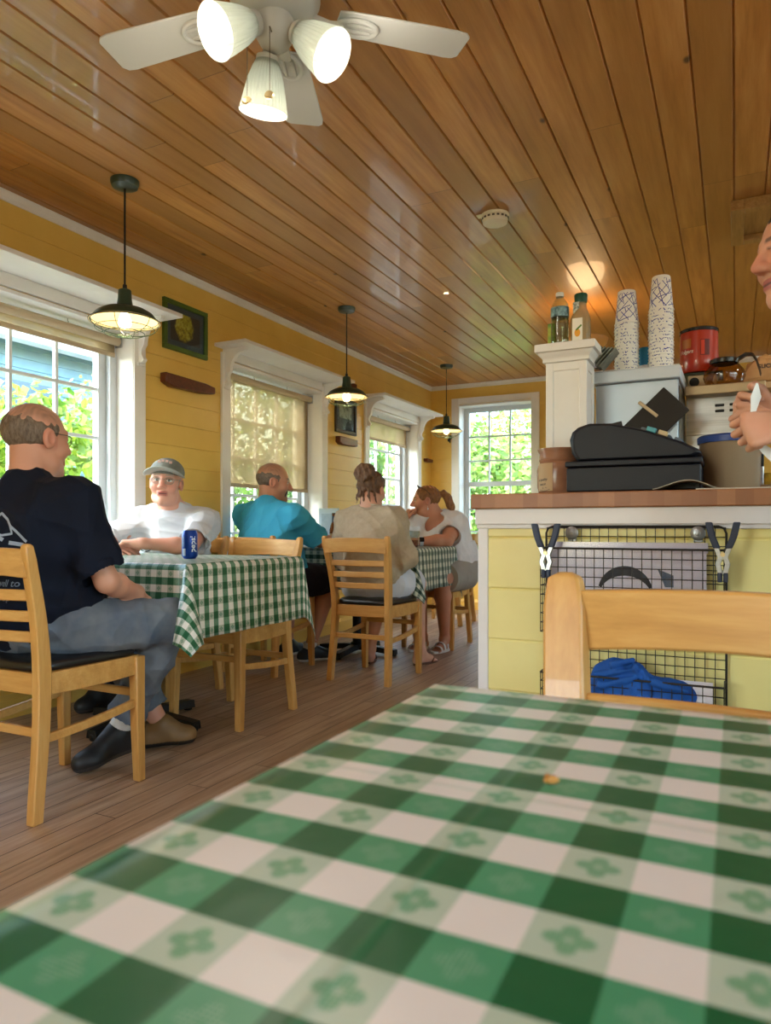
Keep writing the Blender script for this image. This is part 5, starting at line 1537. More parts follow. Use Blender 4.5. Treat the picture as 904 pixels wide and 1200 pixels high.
    if pants:
        g = pants.get('loose', .010); S = SDF(lo, hi, .005)
        S.ell(limb_mid(hp, ch, .02), (.165*fat+g, .125*fat+g, .115), R, .05)
        for sd in ('R', 'L'):
            h, k, f = np.array(J['hip'+sd]), np.array(J['kn'+sd]), np.array(J['an'+sd])
            if pants.get('short'):
                S.cone(h, limb_mid(h, k, pants.get('short')), .088*fat+g, .068*fat**.5+g*2, .04, flat=True); S.cone(h, limb_mid(h, k, .5), .088*fat+g, .080*fat**.7+g, .05)
            else:
                S.cone(h, k, .086*fat+g, .064*fat**.5+g, .05); cal = nrm(np.cross(nrm(f-k), np.cross(nrm(k-h), nrm(f-k)))); S.cone(k, limb_mid(k, f, .35, -cal*.012), .064*fat**.5+g, .064*fat**.5+g, .03); S.cone(limb_mid(k, f, .35, -cal*.012), limb_mid(k, f, pants.get('cuff', .95)-.09), .064*fat**.5+g, .054+g, .03)
                S.cone(limb_mid(k, f, pants.get('cuff', .95)-.15), limb_mid(k, f, pants.get('cuff', .95)), .056+g, .062+g, .01, flat=True)
        S.keep((0, 0, 1), hp+np.array([0, 0, .10]))
        vs, qs = S.mesh(); np_mesh(pants.get('name', 'jeans'), vs, qs, pants['mat'], root, None, waves(pants.get('seed', 5), 7, 16, 40, pants.get('fold', .003)))
    if feet == 'shoe' and shoes:
        for sd in ('R', 'L'):
            f, t = np.array(J['an'+sd]), np.array(J['toe'+sd]); d = nrm((t-f)*np.array([1, 1, 0])); tz = max(.0, t[2]-.03)
            heel = f-d*.045; heel[2] = max(.035, f[2]-.055); toe = t.copy(); toe[2] = max(.03, t[2])
            S = SDF(np.minimum(f, t)-.12, np.maximum(f, t)+.14, .004); sx = np.cross(d, (0, 0, 1))
            S.cone(heel, toe-d*.01, .038, .034, .02); S.cone(heel+np.array([0, 0, .01]), f+np.array([0, 0, -.02]), .04, .042, .03)
            S.cone(f+d*.01, limb_mid(heel, toe, .75)+np.array([0, 0, .004]), .04, .034, .03); S.ell(limb_mid(heel, toe, .78), (.048, .05, .032), np.array([sx, d, (0, 0, 1)]), .02)
            ax = nrm(toe-heel); nn = nrm(np.cross(sx, ax)); nn = nn*(1 if nn[2] > 0 else -1)
            S.keep(-nn, heel-nn*.031)
            vs, qs = S.mesh()
            hgt = (vs-heel)@nn
            cols = np.tile(np.array(rgb(shoes[sd][0])), (len(vs), 1)); m = hgt < -.012; cols[m] = np.array(rgb(shoes[sd][1]))
            np_mesh('shoe', vs, qs, attr_mat('shoe_leather', .55, .1, 120.) if 'shoe' not in M else M['shoe'], root, cols)
    return root, dict(R=R, HR=HR, hc=hc, hs=hs, rt=rt, fwd=fwd, nk=nk)

M['shoe'] = attr_mat('shoe_leather', .55, .1, 120.)

def hair_shell(root, fr, mat, fn, res=.003, seed=1, amp=.002, name='hair', freq=(60, 150), aniso=(1, 1, .35)):
    """fn(S, P, E) adds hair volume in head coordinates"""
    hc, R, s = fr['hc'], fr['HR'], fr['hs']
    S = SDF(hc-.24, hc+.22, res)
    P = lambda x, y, z: hc+(R[0]*x+R[1]*y+R[2]*z)*s
    E = lambda p, r, k=.01, mode='add': S.ell(P(*p), np.array(r)*s, R, k*s, mode)
    fn(S, P, E)
    vs, qs = S.mesh()
    return np_mesh(name, vs, qs, mat, root, None, waves(seed, 6, freq[0], freq[1], amp, aniso))

def spectacles(root, fr, mat, dz=0., name='glasses', lens=None):
    hc, R, s = fr['hc'], fr['HR'], fr['hs']
    P = lambda x, y, z: hc+(R[0]*x+R[1]*y+R[2]*z)*s
    mb = MB()
    for q in (-1, 1):
        mb.tube([P(q*.033+.024*math.cos(a), .101-.012*abs(math.cos(a)*.5+q*.5), .004+dz+.018*math.sin(a)) for a in np.linspace(0, 2*PI, 22, endpoint=False)], .0013*s, 6, closed=True)
        mb.tube([P(q*.057, .092, .012+dz), P(q*.078, .06, .014+dz), P(q*.084, .0, .012+dz), P(q*.084, -.02, -.002+dz)], .0014*s, 6)
    mb.tube([P(-.010, .102, .008+dz), P(0, .106, .011+dz), P(.010, .102, .008+dz)], .0013*s, 6)
    o = wc(mb.build(name, mat, root))
    lb = MB()
    for q in (-1, 1):
        c = P(q*.033, .0985, .004+dz); lb.add([c]+[P(q*.033+.023*math.cos(a), .100-.012*abs(math.cos(a)*.5+q*.5), .004+dz+.017*math.sin(a)) for a in np.linspace(0, 2*PI, 20, endpoint=False)], [(0, 1+k, 1+(k+1) % 20) for k in range(20)])
    l = lb.build('lens', lens or M['glass'], o, fix=False)
    wc(l)
    return o

def band(root, c, d, r, w, mat, name, face=None):
    d = nrm(d); mb = MB(); mb.lathe([(r, -w/2), (r+.003, -w/2), (r+.003, w/2), (r, w/2)], c, 24, d, capped=False)
    o = wc(mb.build(name, mat, root))
    if face is not None:
        f = nrm(np.array(face)-d*np.dot(face, d)); mb = MB(); mb.obox(np.array(c)+f*(r+.006), (.034, .034, .010), (d, np.cross(f, d), f))
        wc(mb.build('watch_face', M['black_gloss'], o, bevel=.003))
    return o
# ------------------------------------------------------------------ the people
SK1, SK2, SK3, SK4, SK5 = '#d59a80', '#d39a84', '#b98a6a', '#d8a58c', '#c98a6c'
M['navy_tee'] = fabric('navy_jersey', '#0e1528', '#0a101f')
M['white_tee'] = fabric('white_jersey', '#cdd0d8', '#c2c6d0')
M['cyan_tee'] = fabric('cyan_jersey', '#4bb4dc', '#3da6d2')
M['beige_knit'] = fabric('beige_knit', '#c4b29a', '#b6a48b', .9, 30., .5, 260.)
M['white_tee2'] = fabric('white_cotton', '#e9e5e6', '#dcd8da')
M['denim'] = fabric('worn_denim', '#7d828a', '#5b6678', .85, 9., .3, 420.)
M['denim_dark'] = fabric('dark_denim', '#3a4454', '#2c3442', .85, 9., .3, 420.)
M['dark_short'] = fabric('dark_shorts', '#1d1a24', '#15131b')
M['white_short'] = fabric('white_linen', '#dadde6', '#cdd0da')
M['grey_short'] = fabric('stone_shorts', '#a8a096', '#9a9288')
M['grey_hair'] = simple('grey_brown_hair', '#5d4a3c', .6, 0., '#8a7868', 40., (3., 3., 1.), .5, 120.)
M['pale_hair'] = simple('silver_hair', '#b5aca2', .6, 0., '#8f857a', 40., None, .4, 120.)
M['salt_hair'] = simple('salt_pepper_hair', '#56493f', .6, 0., '#7c6c5e', 40., None, .4, 120.)
M['brown_hair'] = simple('brown_hair', '#4a2f1f', .5, 0., '#7b573a', 30., (2., 2., 1.), .5, 90.)
M['auburn_hair'] = simple('auburn_hair', '#6e4222', .5, 0., '#9c6a3a', 30., (2., 2., 1.), .5, 90.)
M['dark_hair'] = simple('dark_hair', '#231913', .5, 0., '#3a2a20', 30., None, .4, 90.)
M['frame_dark'] = simple('dark_spectacle_frame', '#191613', .35)
M['frame_thin'] = simple('thin_metal_frame', '#8d857c', .3, .7)

# -- man in navy shirt, back to the camera
J = dict(pelvis=(-2.10, 1.63, .565), chest=(-2.135, 1.60, .84), shR=(-1.935, 1.615, .975), shL=(-2.345, 1.615, .975), elR=(-1.862, 1.69, .712), elL=(-2.43, 1.70, .72),
         wrR=(-1.930, 1.885, .655), wrL=(-2.27, 1.90, .66), head=(-2.175, 1.668, 1.195), face=(.10, 1, -.06), headup=(-.05, 0, 1), hipR=(-1.985, 1.66, .555), hipL=(-2.21, 1.66, .555),
         knR=(-1.86, 1.985, .545), knL=(-2.31, 2.06, .53), anR=(-1.975, 1.84, .135), anL=(-2.10, 2.18, .09), toeR=(-2.02, 1.70, .045), toeL=(-2.02, 2.27, .035), hs=1.04)
J['anR'] = (-2.075, 1.945, .13)
J['toeR'] = (-2.115, 1.79, .04)
r1, f1 = build_person('seated man with his back to the camera in a navy T-shirt and jeans, glasses, balding', J, SK1, 1.16, .05,
    head_opts=dict(chin=1.1, wide=1.04), hands=dict(R=dict(d=(-.75, .55, -.25), pn=(-.2, .1, -1), th=(0, 1, 0), curl=(.5, .6, .5)), L=dict(d=(.7, .5, -.3), pn=(0, 0, -1), th=(0, 1, 0))),
    shirt=dict(mat=M['navy_tee'], loose=.016, sleeve=.86, seed=4, fold=.011, neck=.072), pants=dict(mat=M['denim'], seed=8, fold=.007, loose=.011, cuff=.86),
    shoes=dict(R=('#1b191a', '#3c3835'), L=('#8a6a44', '#2b2520')), color_opts=dict(brow=(90, 78, 66), thin=(112, 92, 76)))
def horseshoe(S, P, E):
    E((0, -.016, .024), (.0815, .1005, .080), .01)
    E((0, .030, .098), (.094, .112, .056), .02, 'sub')
    E((0, .108, -.01), (.12, .075, .14), .012, 'sub')
    for q in (-1, 1): E((q*.088, .006, -.012), (.02, .026, .036), .006, 'sub')
    E((0, -.05, -.122), (.09, .10, .055), .02, 'sub')
hair_shell(r1, f1, M['grey_hair'], horseshoe, seed=2, amp=.0022)
spectacles(r1, f1, M['frame_dark'])
# white print on the back of the navy shirt
shirt = J['_shirt']
bv = BVHTree.FromPolygons([tuple(v.co) for v in shirt.data.vertices], [tuple(p.vertices) for p in shirt.data.polygons])
def on_back(pts, eps=.0015):
    out = []
    for x, z in pts:
        h = bv.ray_cast(Vector((x, 1.0, z)), Vector((0, 1, 0)))[0]
        out.append((x, (h.y if h else 1.45)-eps, z))
    return out
M['shirt_print'] = simple('pale_shirt_print', '#9aa4b8', .8)
def back_text(body, size, x, z):
    vs, fs = text_mesh(body, size, .0001, 0, .0003)
    p = on_back([(a+x, b+z) for a, b, c in vs])
    o = MB().add(p, fs).build('shirt_lettering', M['shirt_print'], shirt, smooth=False, fix=False)
    wc(o)
back_text('fell well to', .030, -2.068, .714); back_text("in a scrap '", .028, -2.066, .670)
def stroke(pts, w):
    pts = [np.array(p) for p in pts]; L = []; Rr = []
    fine = []
    for a, b in zip(pts, pts[1:]):
        for i in range(6): fine.append(a+(b-a)*i/6)
    fine.append(pts[-1])
    for i, p in enumerate(fine):
        d = fine[min(i+1, len(fine)-1)]-fine[max(i-1, 0)]; n = np.array([-d[1], d[0]])/(np.linalg.norm(d)+1e-9); L.append(p+n*w/2); Rr.append(p-n*w/2)
    n = len(L); return on_back(L+Rr), [(i, i+1, n+i+1, n+i) for i in range(n-1)]
pm = MB()
for pts, w in (([(-2.25, .925), (-2.17, .925), (-2.12, .915), (-2.09, .935), (-2.06, .915), (-2.045, .895), (-2.02, .875), (-1.985, .845)], .009),
               ([(-2.21, .86), (-2.13, .88), (-2.075, .865), (-2.04, .87), (-2.045, .895)], .007),
               ([(-2.09, .862), (-2.07, .85)], .012), ([(-2.05, .842), (-1.995, .835)], .012),
               ([(-2.115+.027*math.cos(a), .83+.03*math.sin(a)) for a in np.linspace(0, 2*PI, 14)], .012),
               ([(-2.17, .745), (-2.10, .738), (-2.03, .752)], .006)):
    pm.add(*stroke(pts, w))
o = pm.build('shirt_graphic', M['shirt_print'], shirt, smooth=False, fix=False); wc(o)
band(r1, np.array([-2.066, 1.945, .152]), (.31, .04, .41), .0385, .085, simple('white_sock', '#d8d4d0', .9), 'sock')

# -- man in white T-shirt and cap
J = dict(pelvis=(-2.74, 3.0, .565), chest=(-2.73, 2.94, .83), shR=(-2.885, 2.85, .922), shL=(-2.545, 2.98, .922), elR=(-2.93, 2.62, .80), elL=(-2.42, 2.715, .795),
         wrR=(-2.775, 2.515, .785), wrL=(-2.585, 2.555, .812), head=(-2.70, 2.845, 1.128), face=(.52, -.83, .04), headup=(.05, .05, 1), hipR=(-2.83, 2.97, .55), hipL=(-2.64, 2.99, .55),
         knR=(-2.80, 2.55, .53), knL=(-2.58, 2.58, .53), anR=(-2.8, 2.5, .09), anL=(-2.56, 2.52, .09), toeR=(-2.8, 2.38, .035), toeL=(-2.54, 2.40, .035), hs=1.0)
r2, f2 = build_person('older man in a white T-shirt and grey cap leaning on the table with clasped hands', J, SK2, 1.05, .02,
    hands=dict(R=dict(d=(1, .10, -.02), pn=(0, .2, -1), th=(0, 1, 0), curl=(.15, .3, .3)), L=dict(d=(-1, -.22, -.06), pn=(0, -.45, -1), th=(0, 1, .3), curl=(.55, .75, .6))),
    shirt=dict(mat=M['white_tee'], loose=.013, sleeve=.80, seed=9, fold=.011, neck=.070), pants=dict(mat=M['denim_dark'], seed=3), shoes=dict(R=('#22201f', '#3c3835'), L=('#22201f', '#3c3835')),
    color_opts=dict(brow=(170, 150, 135), lip=(176, 100, 90)))
def side_hair(S, P, E):
    E((0, -.014, .010), (.081, .098, .066), .01); E((0, .10, -.02), (.14, .078, .16), .01, 'sub')
    for q in (-1, 1): E((q*.088, .004, -.012), (.02, .024, .034), .006, 'sub')
    E((0, -.04, -.10), (.10, .10, .05), .01, 'sub')
hair_shell(r2, f2, M['pale_hair'], side_hair, seed=5)
def cap_crown(S, P, E):
    E((0, -.008, .052), (.088, .104, .078), .01); E((0, 0, -.028), (.2, .2, .068), .006, 'sub')
cap = hair_shell(r2, f2, simple('grey_cap_cloth', '#7d8078', .85, 0., '#60625c', 20., None, .2, 300), cap_crown, seed=1, amp=.0006, name='cap')
def on_head(mb, fr): return lambda x, y, z: fr['hc']+(fr['HR'][0]*x+fr['HR'][1]*y+fr['HR'][2]*z)*fr['hs']
P2 = on_head(None, f2); vs = []; fs = []
for i in range(15):
    a = -1.15+2.3*i/14
    for j in range(5):
        q = j/4; rr = .086+(.068*math.cos(a)**.7)*q
        vs.append(P2(rr*math.sin(a)*(1-.05*q), -.004+(.100+.066*q*math.cos(a)**.6)*math.cos(a)**.9+.0, (.052+.014*q-.050*abs(math.sin(a))**2.0*(.45+.55*q))))
for i in range(14):
    for j in range(4): fs.append((i*5+j, i*5+j+1, i*5+j+6, i*5+j+5))
o = MB().add(vs, fs).build('cap_brim', simple('pale_cap_brim', '#a2a59f', .8), cap, ang=180); wc(o)
so = o.modifiers.new('solid', 'SOLIDIFY'); so.thickness = .003
mb = MB()
for k, (x, z) in enumerate(((-.03, .098), (-.012, .103), (.008, .104), (.027, .099))): mb.obox(P2(x, .090-.35*abs(x), z), (.014, .004, .012), tuple(f2['HR']))
o = mb.build('cap_stitching', simple('cap_thread', '#c9a79c', .8), cap); wc(o)
spectacles(r2, f2, M['frame_thin'], -.004)
band(r2, np.array([-2.572, 2.572, .804]), (1, -.75, 0), .030, .022, M['black_gloss'], 'wristwatch')

# -- man in bright blue shirt
J = dict(pelvis=(-2.64, 3.70, .565), chest=(-2.65, 3.69, .84), shR=(-2.44, 3.645, .965), shL=(-2.875, 3.74, .965), elR=(-2.36, 3.85, .80), elL=(-2.93, 4.0, .80),
         wrR=(-2.33, 4.085, .792), wrL=(-2.72, 4.16, .79), head=(-2.665, 3.765, 1.180), face=(.80, .62, -.12), hipR=(-2.54, 3.72, .555), hipL=(-2.75, 3.72, .555),
         knR=(-2.43, 4.10, .54), knL=(-2.80, 4.14, .54), anR=(-2.53, 3.99, .09), anL=(-2.78, 4.1, .09), toeR=(-2.44, 4.12, .035), toeL=(-2.76, 4.24, .035), hs=1.03)
r3, f3 = build_person('heavy balding man in a bright blue T-shirt seen from behind, head turned right', J, '#c48c6e', 1.2, .06,
    head_opts=dict(chin=1.25, wide=1.05), hands=dict(R=dict(d=(.1, 1, 0), pn=(0, 0, -1), th=(-1, 0, 0), curl=(.5, .7, .5)), L=dict(d=(.5, .8, 0), pn=(0, 0, -1), th=(1, 0, 0))),
    shirt=dict(mat=M['cyan_tee'], loose=.018, sleeve=.88, seed=14, fold=.010, neck=.075), pants=dict(mat=M['dark_short'], short=.98, name='shorts'),
    shoes=dict(R=('#17161a', '#d5d2cc'), L=('#17161a', '#d5d2cc')), color_opts=dict(stubble=(60, 45, 38), thin=(130, 98, 78)))
hair_shell(r3, f3, M['salt_hair'], lambda S, P, E: (E((0, -.014, .022), (.081*1.04, .0975, .074), .01), E((0, .045, .098), (.086, .112, .054), .015, 'sub'), E((0, .108, -.01), (.13, .075, .16), .01, 'sub'),
    [E((q*.088, .004, -.012), (.02, .026, .036), .006, 'sub') for q in (-1, 1)], E((0, -.05, -.105), (.1, .1, .05), .01, 'sub')), seed=6, amp=.0016)
hair_shell(r3, f3, M['dark_hair'], lambda S, P, E: (S.cone(P(-.020, .089, -.050), P(.020, .089, -.050), .0065, .0065, .004), S.cone(P(-.022, .088, -.05), P(-.032, .076, -.085), .005, .005, .004), S.cone(P(.022, .088, -.05), P(.032, .076, -.085), .005, .005, .004), E((0, .084, -.102), (.024, .014, .014), .01)), res=.0025, seed=2, amp=.001, name='goatee')
band(r3, np.array([-2.44, 4.01, .105]), (0, 0, 1), .043, .05, simple('white_sock', '#d8d4d0', .9), 'sock').location = (-.09, -.02, 0)
band(r3, np.array([-2.334, 4.055, .79]), (.1, 1, 0), .030, .024, M['black_gloss'], 'wristwatch', (0, 0, 1))

# -- woman in beige sweater
J = dict(pelvis=(-1.945, 3.76, .555), chest=(-1.955, 3.745, .80), shR=(-1.80, 3.755, .925), shL=(-2.125, 3.775, .925), elR=(-1.755, 3.81, .70), elL=(-2.20, 3.87, .70),
         wrR=(-1.86, 4.03, .775), wrL=(-2.10, 4.08, .785), head=(-1.985, 3.825, 1.122), face=(.02, 1, -.12), headup=(0, .1, 1), hipR=(-1.85, 3.78, .55), hipL=(-2.05, 3.78, .55),
         knR=(-1.84, 4.18, .53), knL=(-2.08, 4.18, .53), anR=(-1.835, 4.22, .09), anL=(-2.16, 4.14, .09), toeR=(-1.80, 4.36, .03), toeL=(-2.22, 4.27, .03), hs=.94)
r4, f4 = build_person('woman in a beige sweater with a messy brown bun, back to the camera', J, SK4, .92, 0.,
    hands=dict(R=dict(d=(-.5, .8, .1), pn=(-.3, 0, -1), th=(-1, .2, 0), s=.9), L=dict(d=(.3, .9, 0), pn=(0, 0, -1), th=(1, 0, 0), s=.9)),
    shirt=dict(mat=M['beige_knit'], loose=.026, long=True, seed=21, fold=.010, collar=True, name='sweater', hem=.555, neck=.06), pants=dict(mat=M['white_short'], short=.75, loose=.022, name='shorts', fold=.006),
    feet='bare', res=.004, color_opts=dict(brow=(110, 80, 60)))
def bun(S, P, E):
    E((0, -.012, .032), (.089, .106, .090), .01)
    E((0, .118, -.045), (.125, .078, .125), .02, 'sub')
    for q in (-1, 1): E((q*.085, .065, -.055), (.05, .066, .062), .02, 'sub'); E((q*.088, .008, -.022), (.018, .018, .030), .006, 'sub')
    E((0, -.055, -.135), (.095, .08, .058), .02, 'sub')
    for i in range(10):
        a = i*2*PI/10
        S.chain([P(.026*math.cos(a), -.075+.006*math.sin(a*2), .085+.026*math.sin(a)), P(.056*math.cos(a+.6), -.092, .088+.046*math.sin(a+.6)), P(.048*math.cos(a+1.5), -.118, .088+.042*math.sin(a+1.5)), P(.014*math.cos(a+2.4), -.132, .088+.014*math.sin(a+2.4))], [.017, .020, .018, .014], .004)
    for x, y, z, dx in ((-.05, -.085, -.05, -.012), (-.03, -.095, -.06, .006), (.0, -.096, -.055, .004), (.035, -.09, -.06, .01), (.062, -.06, -.05, .012), (-.068, -.04, -.04, -.008)):
        S.chain([P(x*.8, y, z+.06), P(x, y-.004, z), P(x+dx, y+.006, z-.055)], [.010, .0075, .003], .01)
hair_shell(r4, f4, M['brown_hair'], bun, seed=8, amp=.004, freq=(50, 130))
for sd, (f, t) in dict(R=(J['anR'], J['toeR']), L=(J['anL'], J['toeL'])).items():
    f = np.array(f); t = np.array(t); d = nrm((t-f)*np.array([1, 1, 0])); sx = np.cross(d, (0, 0, 1)); c = limb_mid(f, t, .42); c[2] = 0
    ol = [c+d*(.125*math.cos(a))+sx*(.042*math.sin(a)*(1+.15*math.cos(a))) for a in np.linspace(0, 2*PI, 28, endpoint=False)]
    mb = MB(); mb.add([p+V(0, 0, .001) for p in ol]+[p+V(0, 0, .012) for p in ol], [(i, (i+1) % 28, 28+(i+1) % 28, 28+i) for i in range(28)]+[tuple(range(28)), tuple(range(28, 56))])
    s = mb.build('sandal', simple('tan_sandal', '#6e4a34', .6), r4); wc(s)
    mb = MB()
    for q in (-1, 1): mb.tube([c+d*.075+V(0, 0, .03), c+d*.045+sx*q*.034+V(0, 0, .030), c+d*.01+sx*q*.042+V(0, 0, .010)], .005, 6)
    k = mb.build('strap', simple('tan_sandal', '#6e4a34', .6), s); wc(k)

# -- woman in white top
J = dict(pelvis=(-1.90, 5.0, .56), chest=(-1.985, 4.96, .81), shR=(-2.155, 4.89, .925), shL=(-1.885, 4.985, .905), elR=(-2.24, 4.74, .79), elL=(-1.845, 4.73, .795),
         wrR=(-2.20, 4.795, .945), wrL=(-2.045, 4.60, .787), head=(-2.075, 4.885, 1.088), face=(-.90, -.43, -.05), headup=(-.05, 0, 1), hipR=(-2.0, 4.98, .55), hipL=(-1.82, 5.0, .55),
         knR=(-2.02, 4.58, .53), knL=(-1.85, 4.62, .53), anR=(-2.06, 4.78, .09), anL=(-1.885, 4.78, .09), toeR=(-2.08, 4.65, .03), toeL=(-1.90, 4.65, .03), hs=.98)
r5, f5 = build_person('woman in a white T-shirt with an auburn ponytail, chin resting on her hand', J, SK5, 1.12, .03, bust=.05, arm_r=1.18,
    hands=dict(R=dict(d=(.25, .12, 1), pn=(.7, .5, -.2), th=(.3, -.6, .3), s=.9, curl=(1.1, 1.3, .8)), L=dict(d=(-1, -.35, 0), pn=(0, 0, -1), th=(0, 1, 0), s=.92, curl=(.4, .6, .5))),
    shirt=dict(mat=M['white_tee2'], loose=.016, sleeve=.68, seed=31, fold=.007, scoop=True, neck=.064), pants=dict(mat=M['grey_short'], short=.82, name='shorts', loose=.016), feet='bare',
    color_opts=dict(brow=(120, 84, 60), lip=(186, 96, 88)))
def pony(S, P, E):
    E((0, -.012, .032), (.084, .102, .086), .01)
    E((0, .118, -.045), (.125, .078, .125), .02, 'sub')
    for q in (-1, 1): E((q*.085, .065, -.055), (.05, .066, .062), .02, 'sub'); E((q*.088, .008, -.022), (.018, .018, .030), .006, 'sub')
    E((0, -.055, -.135), (.095, .08, .058), .02, 'sub')
    S.chain([P(0, -.105, .045), P(.0, -.135, .05), P(.0, -.165, .015), P(.0, -.185, -.05), P(.0, -.195, -.11), P(.0, -.20, -.145)], [.022, .024, .031, .030, .021, .006], .012)
hair_shell(r5, f5, M['auburn_hair'], pony, seed=11, amp=.0028, freq=(60, 140))
P5 = on_head(None, f5)
mb = MB()
for q in (-1, 1):
    mb.tube([P5(q*.036+.024*math.cos(a), .052+.010*math.sin(a), .108+.014*math.sin(a)) for a in np.linspace(0, 2*PI, 16, endpoint=False)], .002, 6, closed=True); mb.tube([P5(q*.06, .05, .108), P5(q*.088, .0, .075), P5(q*.090, -.03, .04)], .002, 6)
mb.tube([P5(-.012, .056, .112), P5(.012, .056, .112)], .002, 6)
o = mb.build('sunglasses', M['frame_dark'], r5); wc(o)
mb = MB(); mb.tube([P5(-.092, -.006, -.045), P5(-.093, -.006, -.058)], .001, 5); mb.ball(P5(-.093, -.006, -.066), (.005, .005, .009), 8, 6)
mb.tube([P5(.092, -.006, -.045), P5(.093, -.006, -.058)], .001, 5); mb.ball(P5(.093, -.006, -.066), (.005, .005, .009), 8, 6)
o = mb.build('earring', simple('pearl_silver', '#dcdcdc', .3, .5), r5); wc(o)
band(r5, np.array([-2.005, 4.628, .789]), (1, .65, 0), .034, .026, simple('pale_watch_strap', '#c9cdd6', .5), 'wristwatch', (.6, -.8, .4))
for sd, (f, t) in dict(R=(J['anR'], J['toeR']), L=(J['anL'], J['toeL'])).items():
    f = np.array(f); t = np.array(t); d = nrm((t-f)*np.array([1, 1, 0])); sx = np.cross(d, (0, 0, 1)); c = limb_mid(f, t, .42); c[2] = 0
    ol = [c+d*(.125*math.cos(a))+sx*(.045*math.sin(a)) for a in np.linspace(0, 2*PI, 28, endpoint=False)]
    mb = MB(); mb.add([p+V(0, 0, .001) for p in ol]+[p+V(0, 0, .016) for p in ol], [(i, (i+1) % 28, 28+(i+1) % 28, 28+i) for i in range(28)]+[tuple(range(28)), tuple(range(28, 56))])
    s = mb.build('sandal', simple('white_sandal', '#d8d2cc', .6), r5); wc(s)
    mb = MB()
    for fo, hh, w in ((.06, .036, .045), (.015, .058, .045), (-.045, .085, .036)):
        pts = [c+d*fo+sx*w*math.cos(a)+V(0, 0, .01+hh*math.sin(a)**.8) for a in np.linspace(.001, PI-.001, 12)]
        mb.sweep(pts, [[tuple(d*k+V(0, 0, h)) for k, h in ((-.011, 0), (.011, 0), (.011, .004), (-.011, .004))]]*12)
    k = mb.build('strap', simple('white_sandal', '#d8d2cc', .6), s); wc(k)

# -- server standing at the right edge
wf = V(-.8965, -.443, 0)
J = dict(pelvis=(.27, 1.86, .90), chest=(.255, 1.855, 1.20), shR=(.185, 1.985, 1.315), shL=(.325, 1.715, 1.315), elR=(.215, 2.0, 1.075), elL=(.30, 1.655, 1.06),
         wrR=(.080, 1.745, 1.135), wrL=(.098, 1.655, 1.098), head=(.140, 1.853, 1.512), face=(-.8965, -.443, -.10), hipR=(.24, 1.94, .86), hipL=(.31, 1.78, .86),
         knR=(.235, 1.95, .48), knL=(.30, 1.80, .48), anR=(.26, 1.96, .09), anL=(.32, 1.81, .09), toeR=(.15, 1.91, .035), toeL=(.21, 1.75, .035), hs=.985)
r6, f6 = build_person('standing server at the right edge in profile, unwrapping a white paper strip', J, '#d29b80', .92, 0., res=.0034,
    hands=dict(L=dict(d=(-.92, -.30, -.10), pn=(-.25, .85, -.25), th=(.0, .1, 1), curl=(1.25, 1.45, .9), s=.95, tcurl=.7), R=dict(d=(-.85, -.30, .12), pn=(.30, -.92, -.2), th=(0, 0, 1), curl=(1.2, 1.4, .9), s=.95, tcurl=.8)),
    shirt=dict(mat=M['navy_tee'], loose=.014, sleeve=.7, seed=41), pants=dict(mat=M['denim_dark'], seed=6), shoes=dict(R=('#1b191a', '#3c3835'), L=('#1b191a', '#3c3835')),
    color_opts=dict(brow=(58, 38, 28), lip=(170, 92, 84)))
def tied(S, P, E):
    E((0, -.012, .032), (.084, .102, .086), .01)
    E((0, .118, -.045), (.125, .078, .125), .02, 'sub')
    for q in (-1, 1): E((q*.085, .065, -.055), (.05, .066, .062), .02, 'sub'); E((q*.088, .008, -.022), (.018, .018, .030), .006, 'sub')
    E((0, -.055, -.135), (.095, .08, .058), .02, 'sub')
    E((0, -.125, .05), (.04, .04, .04), .01)
hair_shell(r6, f6, M['dark_hair'], tied, seed=12)
sp = thing('paper_strip', 'white paper strip held in the hands at the right edge', 'paper', (.03, 1.69, 1.12))
c_, s_ = math.cos(math.radians(26.3)), math.sin(math.radians(26.3))
def at(px, py, d): l = (px-452)/830*d; x, y = from_cam(l, d); return np.array([x, y, .89+(618-py)*d/830])
mb = MB()
pts = [(.040, 1.632, 1.185), (.038, 1.632, 1.158), (.033, 1.634, 1.128), (.028, 1.655, 1.100), (.036, 1.672, 1.075), (.058, 1.668, 1.050), (.085, 1.662, 1.022)]
wd = [.002, .011, .006, .003, .005, .012, .016]
rx = V(.8965, .443, 0)
mb.sweep([V(*p) for p in pts], [[tuple(nrm(rx+V(0, 0, .25*(i > 3)))*k+V(0, h, 0)) for k, h in ((-w, 0), (w, .004), (w, .005), (-w, .001))] for i, w in enumerate(wd)])
o = mb.build('strip', simple('bright_paper', '#f3f3ee', .6), sp, ang=60); wc(o)
# phone in the blue-shirted man's hand
ph = tag(MB().obox((0, 0, 0), (.075, .15, .009), (nrm((.9, -.3, .3)), nrm((.3, .9, .1)), nrm((-.3, -.05, .95)))).build('phone', M['black_gloss'], bevel=.003), 'black phone on the table by the man in the bright blue shirt', 'phone')
ph.location = (-2.46, 4.17, .80)

